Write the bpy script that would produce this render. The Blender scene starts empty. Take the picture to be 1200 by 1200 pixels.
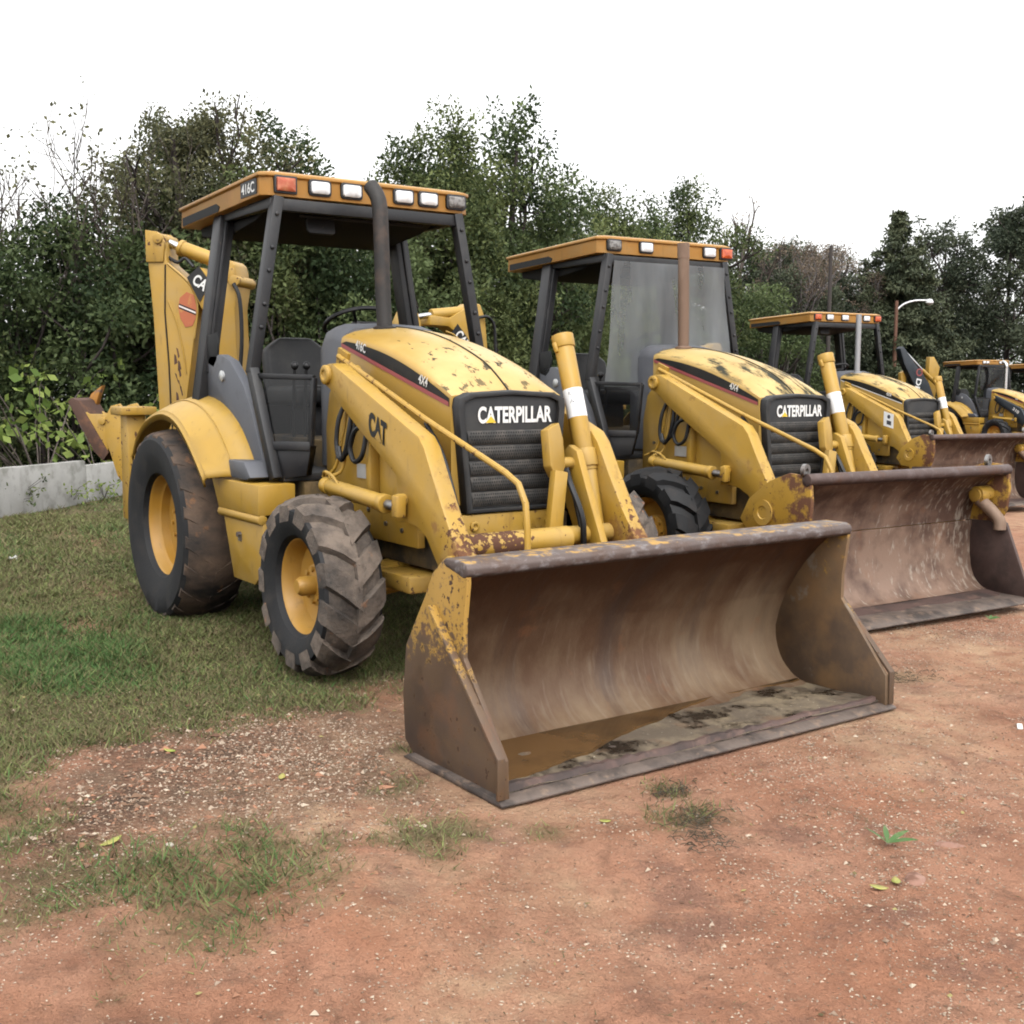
import bpy, bmesh, math, random
import numpy as np
from mathutils import Vector, Matrix

random.seed(11)
RNG = np.random.default_rng(11)
R = math.radians
SC = bpy.context.scene
COL = SC.collection
PI = math.pi

# ------------------------------------------------------------------ materials
def _n(nt, t, **kw):
    n = nt.nodes.new(t)
    for k, v in kw.items():
        setattr(n, k, v)
    return n

def srgb(r, g, b):
    f = lambda c: (c / 255 / 12.92) if c / 255 <= .04045 else ((c / 255 + .055) / 1.055) ** 2.4
    return (f(r), f(g), f(b))

def mat(name, col, rough=.5, metal=0.0, layers=(), bump=None, spec=.5, shift=True, coat=0.0):
    """Principled material; each layer blends a colour in where a noise field is high."""
    m = bpy.data.materials.new(name)
    m.use_nodes = True
    nt = m.node_tree
    nt.nodes.clear()
    L = nt.links.new
    out = _n(nt, 'ShaderNodeOutputMaterial')
    b = _n(nt, 'ShaderNodeBsdfPrincipled')
    L(b.outputs[0], out.inputs[0])
    b.inputs['Metallic'].default_value = metal
    b.inputs['Specular IOR Level'].default_value = spec
    b.inputs['Coat Weight'].default_value = coat
    tc = _n(nt, 'ShaderNodeTexCoord')
    oi = _n(nt, 'ShaderNodeObjectInfo')
    vm = _n(nt, 'ShaderNodeVectorMath', operation='MULTIPLY_ADD')
    vm.inputs[0].default_value = (31.7 if shift else 0, 17.3 if shift else 0, 23.1 if shift else 0)
    L(oi.outputs['Random'], vm.inputs[1])
    L(tc.outputs['Object'], vm.inputs[2])
    cur = None
    rcur = None
    for i, la in enumerate(layers):
        mp = _n(nt, 'ShaderNodeMapping')
        mp.inputs['Scale'].default_value = la.get('stretch', (1, 1, 1))
        L(vm.outputs[0], mp.inputs['Vector'])
        no = _n(nt, 'ShaderNodeTexNoise')
        no.inputs['Scale'].default_value = la['scale']
        no.inputs['Detail'].default_value = la.get('detail', 6)
        no.inputs['Roughness'].default_value = la.get('nr', .6)
        no.inputs['Distortion'].default_value = la.get('dist', 0)
        L(mp.outputs[0], no.inputs['Vector'])
        fac = no.outputs['Fac']
        if 'grad' in la:      # wear, and on the bucket shell painted shade, that belongs to one end of the part: shifts the threshold along an axis
            ax, z0, z1, amp = la['grad']
            sp = _n(nt, 'ShaderNodeSeparateXYZ')
            L(tc.outputs['Object'], sp.inputs[0])
            g = _n(nt, 'ShaderNodeMapRange')
            g.inputs['From Min'].default_value = z0
            g.inputs['From Max'].default_value = z1
            g.inputs['To Min'].default_value = 0
            g.inputs['To Max'].default_value = amp
            L(sp.outputs[ax], g.inputs['Value'])
            ad = _n(nt, 'ShaderNodeMath', operation='ADD')
            L(fac, ad.inputs[0]); L(g.outputs[0], ad.inputs[1])
            fac = ad.outputs[0]
        mr = _n(nt, 'ShaderNodeMapRange')
        mr.inputs['From Min'].default_value = la['lo']
        mr.inputs['From Max'].default_value = la['hi']
        mr.inputs['To Max'].default_value = la.get('op', 1)
        L(fac, mr.inputs['Value'])
        fo = mr.outputs[0]
        if 'up' in la:        # dust settles on faces that look up
            ge = _n(nt, 'ShaderNodeNewGeometry')
            sp = _n(nt, 'ShaderNodeSeparateXYZ')
            L(ge.outputs['Normal'], sp.inputs[0])
            g = _n(nt, 'ShaderNodeMapRange')
            g.inputs['From Min'].default_value = la['up'][0]
            g.inputs['From Max'].default_value = la['up'][1]
            L(sp.outputs[2], g.inputs['Value'])
            mu = _n(nt, 'ShaderNodeMath', operation='MULTIPLY')
            L(fo, mu.inputs[0]); L(g.outputs[0], mu.inputs[1])
            fo = mu.outputs[0]
        mx = _n(nt, 'ShaderNodeMix', data_type='RGBA')
        if cur is None:
            mx.inputs[6].default_value = (*col, 1)
        else:
            L(cur, mx.inputs[6])
        mx.inputs[7].default_value = (*la['col'], 1)
        L(fo, mx.inputs[0])
        cur = mx.outputs[2]
        if 'rough' in la:
            rx = _n(nt, 'ShaderNodeMix', data_type='FLOAT')
            if rcur is None:
                rx.inputs[2].default_value = rough
            else:
                L(rcur, rx.inputs[2])
            rx.inputs[3].default_value = la['rough']
            L(fo, rx.inputs[0])
            rcur = rx.outputs[0]
    if cur is None:
        b.inputs['Base Color'].default_value = (*col, 1)
    else:
        L(cur, b.inputs['Base Color'])
    if rcur is None:
        b.inputs['Roughness'].default_value = rough
    else:
        L(rcur, b.inputs['Roughness'])
    if bump:
        prev = None
        for sc_, st, *rest in (bump if isinstance(bump, list) else [bump]):
            no = _n(nt, 'ShaderNodeTexNoise')
            no.inputs['Scale'].default_value = sc_
            no.inputs['Detail'].default_value = 5
            src = vm.outputs[0]
            if rest:
                mp = _n(nt, 'ShaderNodeMapping')
                mp.inputs['Scale'].default_value = rest[0]
                L(src, mp.inputs['Vector']); src = mp.outputs[0]
            L(src, no.inputs['Vector'])
            bp = _n(nt, 'ShaderNodeBump')
            bp.inputs['Strength'].default_value = st
            bp.inputs['Distance'].default_value = .01
            L(no.outputs['Fac'], bp.inputs['Height'])
            if prev is not None:
                L(prev.outputs[0], bp.inputs['Normal'])
            prev = bp
        L(prev.outputs[0], b.inputs['Normal'])
    return m

RUST = (.10, .042, .022)
RUSTL = (.20, .085, .035)
YEL = (.43, .250, .034)
YPALE = (.56, .385, .11)
DUST = (.36, .25, .11)
def yellow(name, rust=.73, base=YEL, dust=.5, rough=.42, fade=.5, extra=()):
    return mat(name, base, rough, layers=[
        dict(col=tuple(c * .74 for c in base), scale=2.3, lo=.42, hi=.72, op=.55),
        dict(col=YPALE, scale=1.1, lo=.35, hi=.75, op=fade, up=(-.2, .95)),
        dict(col=DUST, scale=5, lo=.45, hi=.75, op=dust, rough=.8),
        dict(col=(.20, .11, .03), scale=16, lo=.60, hi=.74, op=.55, stretch=(1, 1, .25)),
        dict(col=RUST, scale=22, lo=rust, hi=rust + .04, detail=8, rough=.85),
        *extra], bump=(45, .05))
M = {}
M['yellow'] = yellow('yellow_paint')
M['yellow_rusty'] = yellow('yellow_paint_rusty', rust=.60)
M['yellow_arm'] = yellow('yellow_arm_paint', rust=.735, extra=[
    dict(col=RUST, scale=34, lo=.66, hi=.71, detail=9, rough=.9, grad=(0, 2.90, 3.12, .22)),
    dict(col=RUSTL, scale=9, lo=.62, hi=.72, detail=8, rough=.9, op=.6, grad=(0, 2.8, 3.15, .2))])
M['yellow_roof'] = yellow('roof_paint', base=(.42, .205, .045), rust=.72, fade=.35)
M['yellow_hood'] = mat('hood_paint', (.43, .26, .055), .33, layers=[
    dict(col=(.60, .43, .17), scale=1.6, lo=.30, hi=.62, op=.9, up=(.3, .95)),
    dict(col=(.40, .26, .09), scale=7, lo=.52, hi=.75, op=.5),
    dict(col=(.035, .032, .02), scale=13, lo=.635, hi=.675, detail=8, nr=.65, up=(.55, .9), stretch=(.6, 1.2, 1), grad=(0, 1.75, 2.6, .075), rough=.9),
    dict(col=RUST, scale=30, lo=.72, hi=.76)], bump=(40, .04))
M['yellow_hood_black'] = mat('hood_paint_mildewed', (.43, .27, .07), .4, layers=[
    dict(col=(.60, .45, .19), scale=1.6, lo=.30, hi=.62, op=.9, up=(.2, .9)),
    dict(col=(.03, .03, .018), scale=5, lo=.50, hi=.60, detail=9, nr=.7, up=(.35, .8), rough=.9, stretch=(.45, 1.6, 1)),
    dict(col=RUST, scale=30, lo=.72, hi=.76)], bump=(40, .05))
M['black'] = mat('black_frame_paint', (.017, .017, .019), .45, layers=[
    dict(col=(.07, .065, .06), scale=4, lo=.45, hi=.8, op=.5, rough=.7),
    dict(col=(.10, .08, .06), scale=30, lo=.66, hi=.72, op=.5)], bump=(60, .05))
M['headliner'] = mat('roof_underside', (.012, .012, .012), .8)
M['grey'] = mat('grey_plastic', (.095, .10, .115), .55, layers=[
    dict(col=(.17, .165, .165), scale=2.5, lo=.4, hi=.75, op=.5, rough=.75),
    dict(col=(.05, .05, .05), scale=9, lo=.6, hi=.75, op=.5)], bump=(120, .06))
M['dark_grey'] = mat('dark_grille_paint', (.022, .022, .023), .5, layers=[
    dict(col=(.085, .075, .062), scale=6, lo=.45, hi=.8, op=.45, rough=.8)], bump=(150, .05))
M['rubber'] = mat('tyre_rubber', (.009, .009, .010), .7, layers=[
    dict(col=(.060, .048, .040), scale=7, lo=.52, hi=.74, op=.45, rough=.95)], bump=(60, .15))
M['rubber_mud'] = mat('muddy_tread_rubber', (.04, .034, .03), .85, layers=[
    dict(col=(.185, .145, .115), scale=5, lo=.33, hi=.60, op=.95, rough=.95),
    dict(col=(.055, .042, .033), scale=9, lo=.5, hi=.7, op=.8),
    dict(col=(.32, .15, .075), scale=7, lo=.62, hi=.69, op=.75, rough=1)], bump=[(22, .6), (70, .6), (200, .3)])
M['rubber_smear'] = mat('mud_smeared_rubber', (.03, .025, .022), .8, layers=[
    dict(col=(.15, .098, .066), scale=4.5, lo=.36, hi=.60, op=.92, rough=.95, stretch=(1, .5, 1)),
    dict(col=(.33, .150, .06), scale=5, lo=.62, hi=.70, op=.75, rough=1),
    dict(col=(.018, .016, .015), scale=3, lo=.5, hi=.66, op=.85)], bump=[(18, .35), (80, .2)])
M['rim'] = yellow('rim_paint', rust=.74, base=(.42, .215, .03), dust=.35)
M['rim_rust'] = yellow('rim_hub_paint', rust=.60, base=(.36, .2, .04), dust=.5)
M['steel'] = mat('worn_steel', (.30, .29, .28), .38, .8, layers=[dict(col=RUST, scale=12, lo=.55, hi=.7, op=.7, rough=.8)])
M['chrome'] = mat('bright_stack_metal', (.62, .62, .62), .25, 1.0)
M['hose'] = mat('black_hose', (.012, .012, .013), .5)
M['seat'] = mat('black_seat_vinyl', (.016, .016, .017), .5, layers=[dict(col=(.06, .055, .05), scale=5, lo=.45, hi=.75, op=.6)], bump=(25, .15))
M['decal_black'] = mat('black_decal', (.014, .014, .014), .5, layers=[dict(col=(.06, .05, .035), scale=9, lo=.55, hi=.8, op=.5)])
M['decal_white'] = mat('white_decal', (.74, .74, .72), .5)
M['decal_red'] = mat('red_stripe_decal', (.34, .085, .085), .5, layers=[dict(col=(.22, .08, .06), scale=7, lo=.5, hi=.8, op=.6)])
M['decal_disc'] = mat('faded_red_decal', (.42, .12, .05), .55, layers=[dict(col=(.50, .27, .07), scale=14, lo=.55, hi=.7, op=.8)])
M['stack_dark'] = mat('soot_black_pipe', (.022, .019, .017), .6, layers=[dict(col=(.10, .06, .04), scale=8, lo=.5, hi=.7, op=.6)], bump=(50, .1))
M['stack_rust'] = mat('rusty_pipe', (.17, .105, .07), .7, layers=[dict(col=(.30, .21, .15), scale=5, lo=.45, hi=.65, op=.8, stretch=(1, 1, .3))])
M['stack_steel'] = mat('dull_steel_pipe', (.34, .34, .35), .4, .5)
M['lens'] = mat('clear_lamp_lens', (.72, .73, .74), .15, coat=.6, layers=[dict(col=(.42, .42, .40), scale=30, lo=.5, hi=.7, op=.5)])
M['lens_grey'] = mat('grey_lamp_lens', (.24, .23, .22), .3, layers=[dict(col=(.10, .09, .08), scale=40, lo=.45, hi=.6)])
M['amber'] = mat('amber_lens', (.55, .10, .02), .2, coat=.5, layers=[dict(col=(.38, .05, .02), scale=30, lo=.45, hi=.7)])
M['amber_faded'] = mat('faded_amber_lens', (.42, .095, .045), .35, layers=[dict(col=(.5, .2, .1), scale=24, lo=.45, hi=.7)])
M['sticker'] = mat('white_paper_label', (.80, .80, .79), .7)
M['ink'] = mat('label_ink', (.05, .05, .06), .8)
M['hoodseam'] = mat('hood_seam_gap', (.03, .022, .012), .9)
# bucket steels
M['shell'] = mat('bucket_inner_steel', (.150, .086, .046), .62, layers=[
    dict(col=(.235, .165, .102), scale=4.5, lo=.42, hi=.70, op=.8, stretch=(.3, 1, .3), grad=(2, .60, .12, .14)),
    dict(col=(.095, .043, .020), scale=2.4, lo=.40, hi=.62, op=.85, grad=(2, .40, .80, .16), stretch=(1, 1, .5)),  # darker towards the top: dark rust plus painted shade of the lip overhang
    dict(col=(.07, .045, .036), scale=4.2, lo=.54, hi=.68, op=.65, stretch=(.15, 1, .15), rough=.42),
    dict(col=(.40, .35, .27), scale=34, lo=.60, hi=.76, op=.13, stretch=(.12, 1, .12), grad=(2, .36, .08, .10)),
    dict(col=(.25, .10, .04), scale=5, lo=.62, hi=.76, op=.5)], bump=[(30, .12), (90, .06)])
M['shell_pale'] = mat('bucket_inner_steel_pale', (.14, .075, .048), .6, layers=[
    dict(col=(.245, .16, .115), scale=3.0, lo=.36, hi=.56, op=.85, grad=(2, .62, .57, .22)),
    dict(col=(.075, .038, .026), scale=3.4, lo=.45, hi=.66, op=.85, grad=(2, .42, .95, .14)),
    dict(col=(.42, .37, .30), scale=30, lo=.62, hi=.72, op=.5, stretch=(.35, 1, .35), grad=(1, -.4, .9, .10)),
    dict(col=(.22, .09, .04), scale=5, lo=.62, hi=.76, op=.5)], bump=[(30, .12), (90, .06)])
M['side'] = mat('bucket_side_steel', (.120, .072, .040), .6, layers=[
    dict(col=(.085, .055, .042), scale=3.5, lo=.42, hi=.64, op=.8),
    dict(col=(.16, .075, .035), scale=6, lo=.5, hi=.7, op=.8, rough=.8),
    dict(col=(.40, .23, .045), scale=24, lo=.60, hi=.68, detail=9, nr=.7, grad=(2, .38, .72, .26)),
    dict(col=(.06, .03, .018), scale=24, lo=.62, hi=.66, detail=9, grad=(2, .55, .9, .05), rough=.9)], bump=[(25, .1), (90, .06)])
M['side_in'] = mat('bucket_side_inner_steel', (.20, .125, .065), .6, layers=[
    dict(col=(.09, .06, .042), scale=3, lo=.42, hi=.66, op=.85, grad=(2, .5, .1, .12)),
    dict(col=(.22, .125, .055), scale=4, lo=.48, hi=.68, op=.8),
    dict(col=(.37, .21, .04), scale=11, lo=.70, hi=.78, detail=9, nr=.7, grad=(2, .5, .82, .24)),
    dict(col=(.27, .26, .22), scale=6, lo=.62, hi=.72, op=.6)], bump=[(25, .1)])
M['lip'] = mat('bucket_lip_steel', (.115, .085, .075), .5, .2, layers=[
    dict(col=(.27, .25, .25), scale=30, lo=.5, hi=.68, op=.8, stretch=(1, .5, 1)),
    dict(col=(.09, .045, .025), scale=6, lo=.5, hi=.7, op=.7),
    dict(col=(.44, .26, .07), scale=14, lo=.50, hi=.58, detail=8, nr=.7, up=(.75, .95), rough=.7)], bump=[(45, .2)])
M['floor'] = mat('bucket_floor_dirt', (.13, .10, .07), .75, layers=[
    dict(col=(.235, .182, .115), scale=3.2, lo=.47, hi=.62, op=.9, detail=9, nr=.7),
    dict(col=(.19, .10, .05), scale=5, lo=.55, hi=.72, op=.7),
    dict(col=(.035, .027, .02), scale=4.2, lo=.50, hi=.59, detail=10, nr=.72, rough=.22, op=.95),
    dict(col=(.5, .44, .34), scale=60, lo=.66, hi=.72)], bump=[(18, .5), (70, .35)])
M['floor_dark'] = mat('bucket_floor_dark', (.10, .06, .05), .7, layers=[
    dict(col=(.045, .032, .028), scale=4, lo=.45, hi=.6, op=.9),
    dict(col=(.20, .12, .09), scale=7, lo=.55, hi=.72, op=.7)], bump=[(30, .3)])
M['edge'] = mat('cutting_edge_steel', (.15, .115, .095), .55, .15, layers=[
    dict(col=(.05, .04, .036), scale=6, lo=.45, hi=.62, op=.85),
    dict(col=(.29, .20, .14), scale=14, lo=.55, hi=.7, op=.8)], bump=[(40, .35)])
M['puddle'] = mat('muddy_water', (.165, .088, .034), .06, spec=.5, layers=[dict(col=(.06, .038, .02), scale=2.2, lo=.45, hi=.65, op=.8)])
M['concrete'] = mat('pale_concrete', (.43, .42, .40), .85, layers=[
    dict(col=(.32, .31, .29), scale=3, lo=.4, hi=.7, op=.7), dict(col=(.20, .19, .16), scale=9, lo=.55, hi=.8, op=.6, stretch=(1, 1, .3)),
    dict(col=(.10, .10, .07), scale=5, lo=.5, hi=.7, op=.5, grad=(2, .35, .62, .12))], bump=(40, .2))
M['navy'] = mat('charcoal_paint', (.02, .026, .033), .5, layers=[dict(col=(.05, .055, .06), scale=4, lo=.45, hi=.75, op=.6)])
M['bark'] = mat('grey_brown_bark', (.075, .058, .048), .9, layers=[dict(col=(.14, .12, .105), scale=5, lo=.45, hi=.7, op=.7, stretch=(1, 1, .3))], bump=(14, .8, (1, 1, .25)))
M['bark_dark'] = mat('dark_bark', (.045, .034, .030), .9, layers=[dict(col=(.085, .07, .065), scale=5, lo=.45, hi=.7, op=.6, stretch=(1, 1, .3))], bump=(14, .8, (1, 1, .25)))
M['twig'] = mat('grey_twig_bark', (.14, .125, .12), .9)
M['wood_pole'] = mat('brown_pole_wood', (.15, .075, .048), .9, layers=[dict(col=(.09, .05, .036), scale=6, lo=.45, hi=.7, stretch=(1, 1, .1))])
M['pole_dark'] = mat('dark_pole_wood', (.05, .042, .038), .9)
M['galv'] = mat('galvanised_metal', (.55, .56, .56), .4, .4)
M['stone'] = mat('pale_stone', (.42, .35, .29), .85, layers=[dict(col=(.6, .55, .48), scale=20, lo=.4, hi=.7)])
M['stone_red'] = mat('pinkish_stone', (.26, .13, .09), .85, layers=[dict(col=(.33, .20, .15), scale=9, lo=.4, hi=.7), dict(col=(.17, .08, .05), scale=24, lo=.5, hi=.65)], bump=(30, .5))
M['paper'] = mat('white_litter', (.75, .75, .73), .8)
M['weed'] = mat('weed_leaf_green', (.055, .125, .028), .6, layers=[dict(col=(.11, .14, .05), scale=30, lo=.45, hi=.65)])
M['leaf_yellow'] = mat('yellowed_leaf', (.36, .31, .09), .6, layers=[dict(col=(.25, .32, .05), scale=30, lo=.45, hi=.65)])
M['debris'] = mat('dead_plant_debris', (.060, .050, .033), .95)

def glass_mat(name, col, alpha, rough=.1, noise=None):
    m = bpy.data.materials.new(name); m.use_nodes = True
    nt = m.node_tree; nt.nodes.clear(); L = nt.links.new
    out = _n(nt, 'ShaderNodeOutputMaterial'); mix = _n(nt, 'ShaderNodeMixShader')
    tr = _n(nt, 'ShaderNodeBsdfTransparent'); b = _n(nt, 'ShaderNodeBsdfPrincipled')
    b.inputs['Base Color'].default_value = (*col, 1); b.inputs['Roughness'].default_value = rough
    L(tr.outputs[0], mix.inputs[1]); L(b.outputs[0], mix.inputs[2]); L(mix.outputs[0], out.inputs[0])
    if noise:
        tc = _n(nt, 'ShaderNodeTexCoord'); mp = _n(nt, 'ShaderNodeMapping'); mp.inputs['Scale'].default_value = (1, 1, .22)
        no = _n(nt, 'ShaderNodeTexNoise'); no.inputs['Scale'].default_value = noise; no.inputs['Detail'].default_value = 6
        mr = _n(nt, 'ShaderNodeMapRange'); mr.inputs['From Min'].default_value = .3; mr.inputs['From Max'].default_value = .7
        mr.inputs['To Min'].default_value = alpha - .14; mr.inputs['To Max'].default_value = min(1, alpha + .12)
        L(tc.outputs['Object'], mp.inputs[0]); L(mp.outputs[0], no.inputs['Vector']); L(no.outputs['Fac'], mr.inputs['Value']); L(mr.outputs[0], mix.inputs[0])
    else:
        mix.inputs[0].default_value = alpha
    return m
M['film'] = glass_mat('dusty_windscreen', (.23, .245, .255), .62, .4, 5)
M['glass'] = glass_mat('tinted_cab_glass', (.03, .032, .036), .62, .06)

def leaf_mat(name, dark, light, trans=.42, rough=.6):
    m = bpy.data.materials.new(name); m.use_nodes = True
    nt = m.node_tree; nt.nodes.clear(); L = nt.links.new
    out = _n(nt, 'ShaderNodeOutputMaterial'); mix = _n(nt, 'ShaderNodeMixShader')
    b = _n(nt, 'ShaderNodeBsdfPrincipled'); t = _n(nt, 'ShaderNodeBsdfTranslucent')
    at = _n(nt, 'ShaderNodeAttribute', attribute_name='tint')
    oi = _n(nt, 'ShaderNodeObjectInfo')
    ad = _n(nt, 'ShaderNodeMath', operation='MULTIPLY_ADD'); ad.inputs[1].default_value = .30
    L(oi.outputs['Random'], ad.inputs[0])
    sb = _n(nt, 'ShaderNodeMath', operation='SUBTRACT'); sb.inputs[1].default_value = .15
    L(at.outputs['Fac'], ad.inputs[2]); L(ad.outputs[0], sb.inputs[0])
    cr = _n(nt, 'ShaderNodeMix', data_type='RGBA')
    cr.inputs[6].default_value = (*dark, 1); cr.inputs[7].default_value = (*light, 1)
    L(sb.outputs[0], cr.inputs[0])
    L(cr.outputs[2], b.inputs['Base Color']); L(cr.outputs[2], t.inputs['Color'])
    b.inputs['Roughness'].default_value = rough
    b.inputs['Specular IOR Level'].default_value = .22
    mix.inputs[0].default_value = trans
    L(b.outputs[0], mix.inputs[1]); L(t.outputs[0], mix.inputs[2]); L(mix.outputs[0], out.inputs[0])
    return m
M['leaf_dark'] = leaf_mat('evergreen_leaf', (.036, .060, .024), (.175, .225, .09))
M['leaf_mid'] = leaf_mat('mixed_green_leaf', (.046, .070, .027), (.23, .27, .10))
M['leaf_light'] = leaf_mat('pale_sapling_leaf', (.14, .22, .05), (.40, .48, .13))
M['leaf_olive'] = leaf_mat('olive_leaf', (.060, .066, .036), (.21, .205, .10))
M['needle'] = leaf_mat('conifer_needle', (.038, .052, .030), (.115, .13, .07), .15)
M['leaf_far'] = leaf_mat('far_tree_leaf', (.050, .066, .042), (.16, .18, .11))
M['leaf_brown'] = leaf_mat('thin_brown_leaf', (.15, .115, .085), (.28, .22, .16))
M['grass'] = leaf_mat('grass_blade', (.096, .106, .040), (.32, .37, .13), .25, .6)

# ------------------------------------------------------------------ mesh helpers
def link(name, me, parent=None, loc=None):
    o = bpy.data.objects.new(name, me)
    COL.objects.link(o)
    if parent is not None:
        o.parent = parent
    if loc is not None:
        o.location = loc
    return o

def finish(name, bm, mats, parent=None, bevel=0.0, ang=35, label=None, loc=None, seg=2):
    bmesh.ops.remove_doubles(bm, verts=bm.verts, dist=1e-5)
    bmesh.ops.recalc_face_normals(bm, faces=bm.faces)
    if bevel > 0:
        es = [e for e in bm.edges if len(e.link_faces) == 2 and e.calc_face_angle(0) > R(30)]
        if es:
            bmesh.ops.bevel(bm, geom=es, offset=bevel, segments=seg, profile=.5, affect='EDGES', clamp_overlap=True)
    me = bpy.data.meshes.new(name)
    bm.to_mesh(me); bm.free()
    me.polygons.foreach_set('use_smooth', [True] * len(me.polygons))
    me.set_sharp_from_angle(angle=R(ang))
    for m_ in (mats if isinstance(mats, (list, tuple)) else [mats]):
        me.materials.append(M[m_])
    o = link(name, me, parent, loc)
    if label:
        o['label'] = label
    return o

def BM():
    return bmesh.new()

def frame_prism(bm, poly, O, U, V, W, d0, d1, mi=0):
    """polygon in (U,V) axes extruded along W from d0 to d1"""
    O, U, V, W = map(Vector, (O, U, V, W))
    a = [bm.verts.new(O + U * p[0] + V * p[1] + W * d0) for p in poly]
    b = [bm.verts.new(O + U * p[0] + V * p[1] + W * d1) for p in poly]
    fs = [bm.faces.new(a), bm.faces.new(b[::-1])]
    n = len(poly)
    for i in range(n):
        fs.append(bm.faces.new((a[i], b[i], b[(i + 1) % n], a[(i + 1) % n])))
    for f in fs:
        f.material_index = mi
    return a, b

def prism_y(bm, poly, y0, y1, mi=0):
    return frame_prism(bm, poly, (0, 0, 0), (1, 0, 0), (0, 0, 1), (0, 1, 0), y0, y1, mi)

def prism_x(bm, poly, x0, x1, mi=0):
    return frame_prism(bm, poly, (0, 0, 0), (0, 1, 0), (0, 0, 1), (1, 0, 0), x0, x1, mi)

def prism_z(bm, poly, z0, z1, mi=0):
    return frame_prism(bm, poly, (0, 0, 0), (1, 0, 0), (0, 1, 0), (0, 0, 1), z0, z1, mi)

def box(bm, x0, x1, y0, y1, z0, z1, mi=0):
    prism_z(bm, [(x0, y0), (x1, y0), (x1, y1), (x0, y1)], z0, z1, mi)

def rrect(w, h, r, n=4):
    pts = []
    for cx, cy, a0 in ((w - r, h - r, 0), (-w + r, h - r, 90), (-w + r, -h + r, 180), (w - r, -h + r, 270)):
        for i in range(n + 1):
            a = R(a0 + 90 * i / n)
            pts.append((cx + r * math.cos(a), cy + r * math.sin(a)))
    return pts

def catmull(pts, n=6):
    P = [Vector(p) for p in pts]
    P = [P[0] * 2 - P[1]] + P + [P[-1] * 2 - P[-2]]
    out = []
    for i in range(1, len(P) - 2):
        for k in range(n):
            t = k / n
            a, b, c, d = P[i - 1], P[i], P[i + 1], P[i + 2]
            out.append(.5 * ((2 * b) + (c - a) * t + (2 * a - 5 * b + 4 * c - d) * t * t + (3 * b - a - 3 * c + d) * t ** 3))
    out.append(P[-2])
    return out

def tube(bm, pts, r, seg=12, mi=0, caps=True, sx=1.0):
    pts = [Vector(p) for p in pts]
    n = len(pts)
    rs = r if isinstance(r, (list, tuple)) else [r] * n
    t0 = (pts[1] - pts[0]).normalized()
    up = Vector((0, 0, 1)) if abs(t0.z) < .9 else Vector((1, 0, 0))
    nn = t0.cross(up).normalized()
    rings = []
    for i in range(n):
        t = (pts[min(i + 1, n - 1)] - pts[max(i - 1, 0)]).normalized()
        nn = (nn - t * nn.dot(t)).normalized()
        bb = t.cross(nn)
        rings.append([bm.verts.new(pts[i] + (nn * math.cos(2 * PI * k / seg) * sx + bb * math.sin(2 * PI * k / seg)) * rs[i]) for k in range(seg)])
    for i in range(n - 1):
        for k in range(seg):
            f = bm.faces.new((rings[i][k], rings[i][(k + 1) % seg], rings[i + 1][(k + 1) % seg], rings[i + 1][k]))
            f.material_index = mi
    if caps:
        for rg in (rings[0][::-1], rings[-1]):
            f = bm.faces.new(rg); f.material_index = mi
    return rings

def lathe(bm, prof, c, axis=(0, 1, 0), u=(1, 0, 0), seg=48, mi=0, closed=False):
    """prof: (radius, offset along axis)"""
    c, w, u = Vector(c), Vector(axis), Vector(u)
    v = w.cross(u)
    rings = []
    for r_, a in prof:
        rings.append([bm.verts.new(c + w * a + (u * math.cos(2 * PI * k / seg) + v * math.sin(2 * PI * k / seg)) * r_) for k in range(seg)])
    m = len(rings)
    for i in range(m if closed else m - 1):
        A, B = rings[i], rings[(i + 1) % m]
        for k in range(seg):
            f = bm.faces.new((A[k], A[(k + 1) % seg], B[(k + 1) % seg], B[k]))
            f.material_index = mi
    return rings

def loft(bm, rows, mi=0, closed=False):
    V = [[bm.verts.new(p) for p in row] for row in rows]
    for i in range(len(V) - 1):
        n = len(V[i])
        for k in range(n if closed else n - 1):
            f = bm.faces.new((V[i][k], V[i][(k + 1) % n], V[i + 1][(k + 1) % n], V[i + 1][k]))
            f.material_index = mi
    return V

def bar(bm, a, b, w, h, up=(0, 0, 1), mi=0):
    """rectangular bar from a to b"""
    a, b = Vector(a), Vector(b)
    t = (b - a); L_ = t.length; t.normalize()
    s = t.cross(Vector(up)).normalized(); u = s.cross(t)
    frame_prism(bm, [(-w / 2, -h / 2), (w / 2, -h / 2), (w / 2, h / 2), (-w / 2, h / 2)], a, s, u, t, 0, L_, mi)

def text(name, body, O, U, V, size, material, parent, xs=1.0, bold=0.0, extrude=.0015, width=None, align='LEFT'):
    """lettering as a thin mesh: O baseline start, U reading direction, V up"""
    cu = bpy.data.curves.new(name, 'FONT')
    cu.body = body; cu.size = 1.0; cu.extrude = 0; cu.offset = bold; cu.align_x = align
    to = bpy.data.objects.new(name, cu); COL.objects.link(to)
    dg = bpy.context.evaluated_depsgraph_get(); dg.update()
    me = bpy.data.meshes.new_from_object(to.evaluated_get(dg))
    bpy.data.objects.remove(to); bpy.data.curves.remove(cu)
    U, V = Vector(U).normalized(), Vector(V).normalized()
    W = U.cross(V)
    O = Vector(O)
    xsN = [v.co.x for v in me.vertices]; ysN = [v.co.y for v in me.vertices]
    cap = max(ysN) or 1
    sy = size / cap
    sx = (width / max(max(xsN) - min(xsN), 1e-6)) if width else sy * xs
    bm = BM(); bm.from_mesh(me); bpy.data.meshes.remove(me)
    for v in bm.verts:
        v.co = O + U * (v.co.x * sx) + V * (v.co.y * sy) + W * extrude
    me = bpy.data.meshes.new(name); bm.to_mesh(me); bm.free()
    me.materials.append(M[material])
    return link(name, me, parent)

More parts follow.
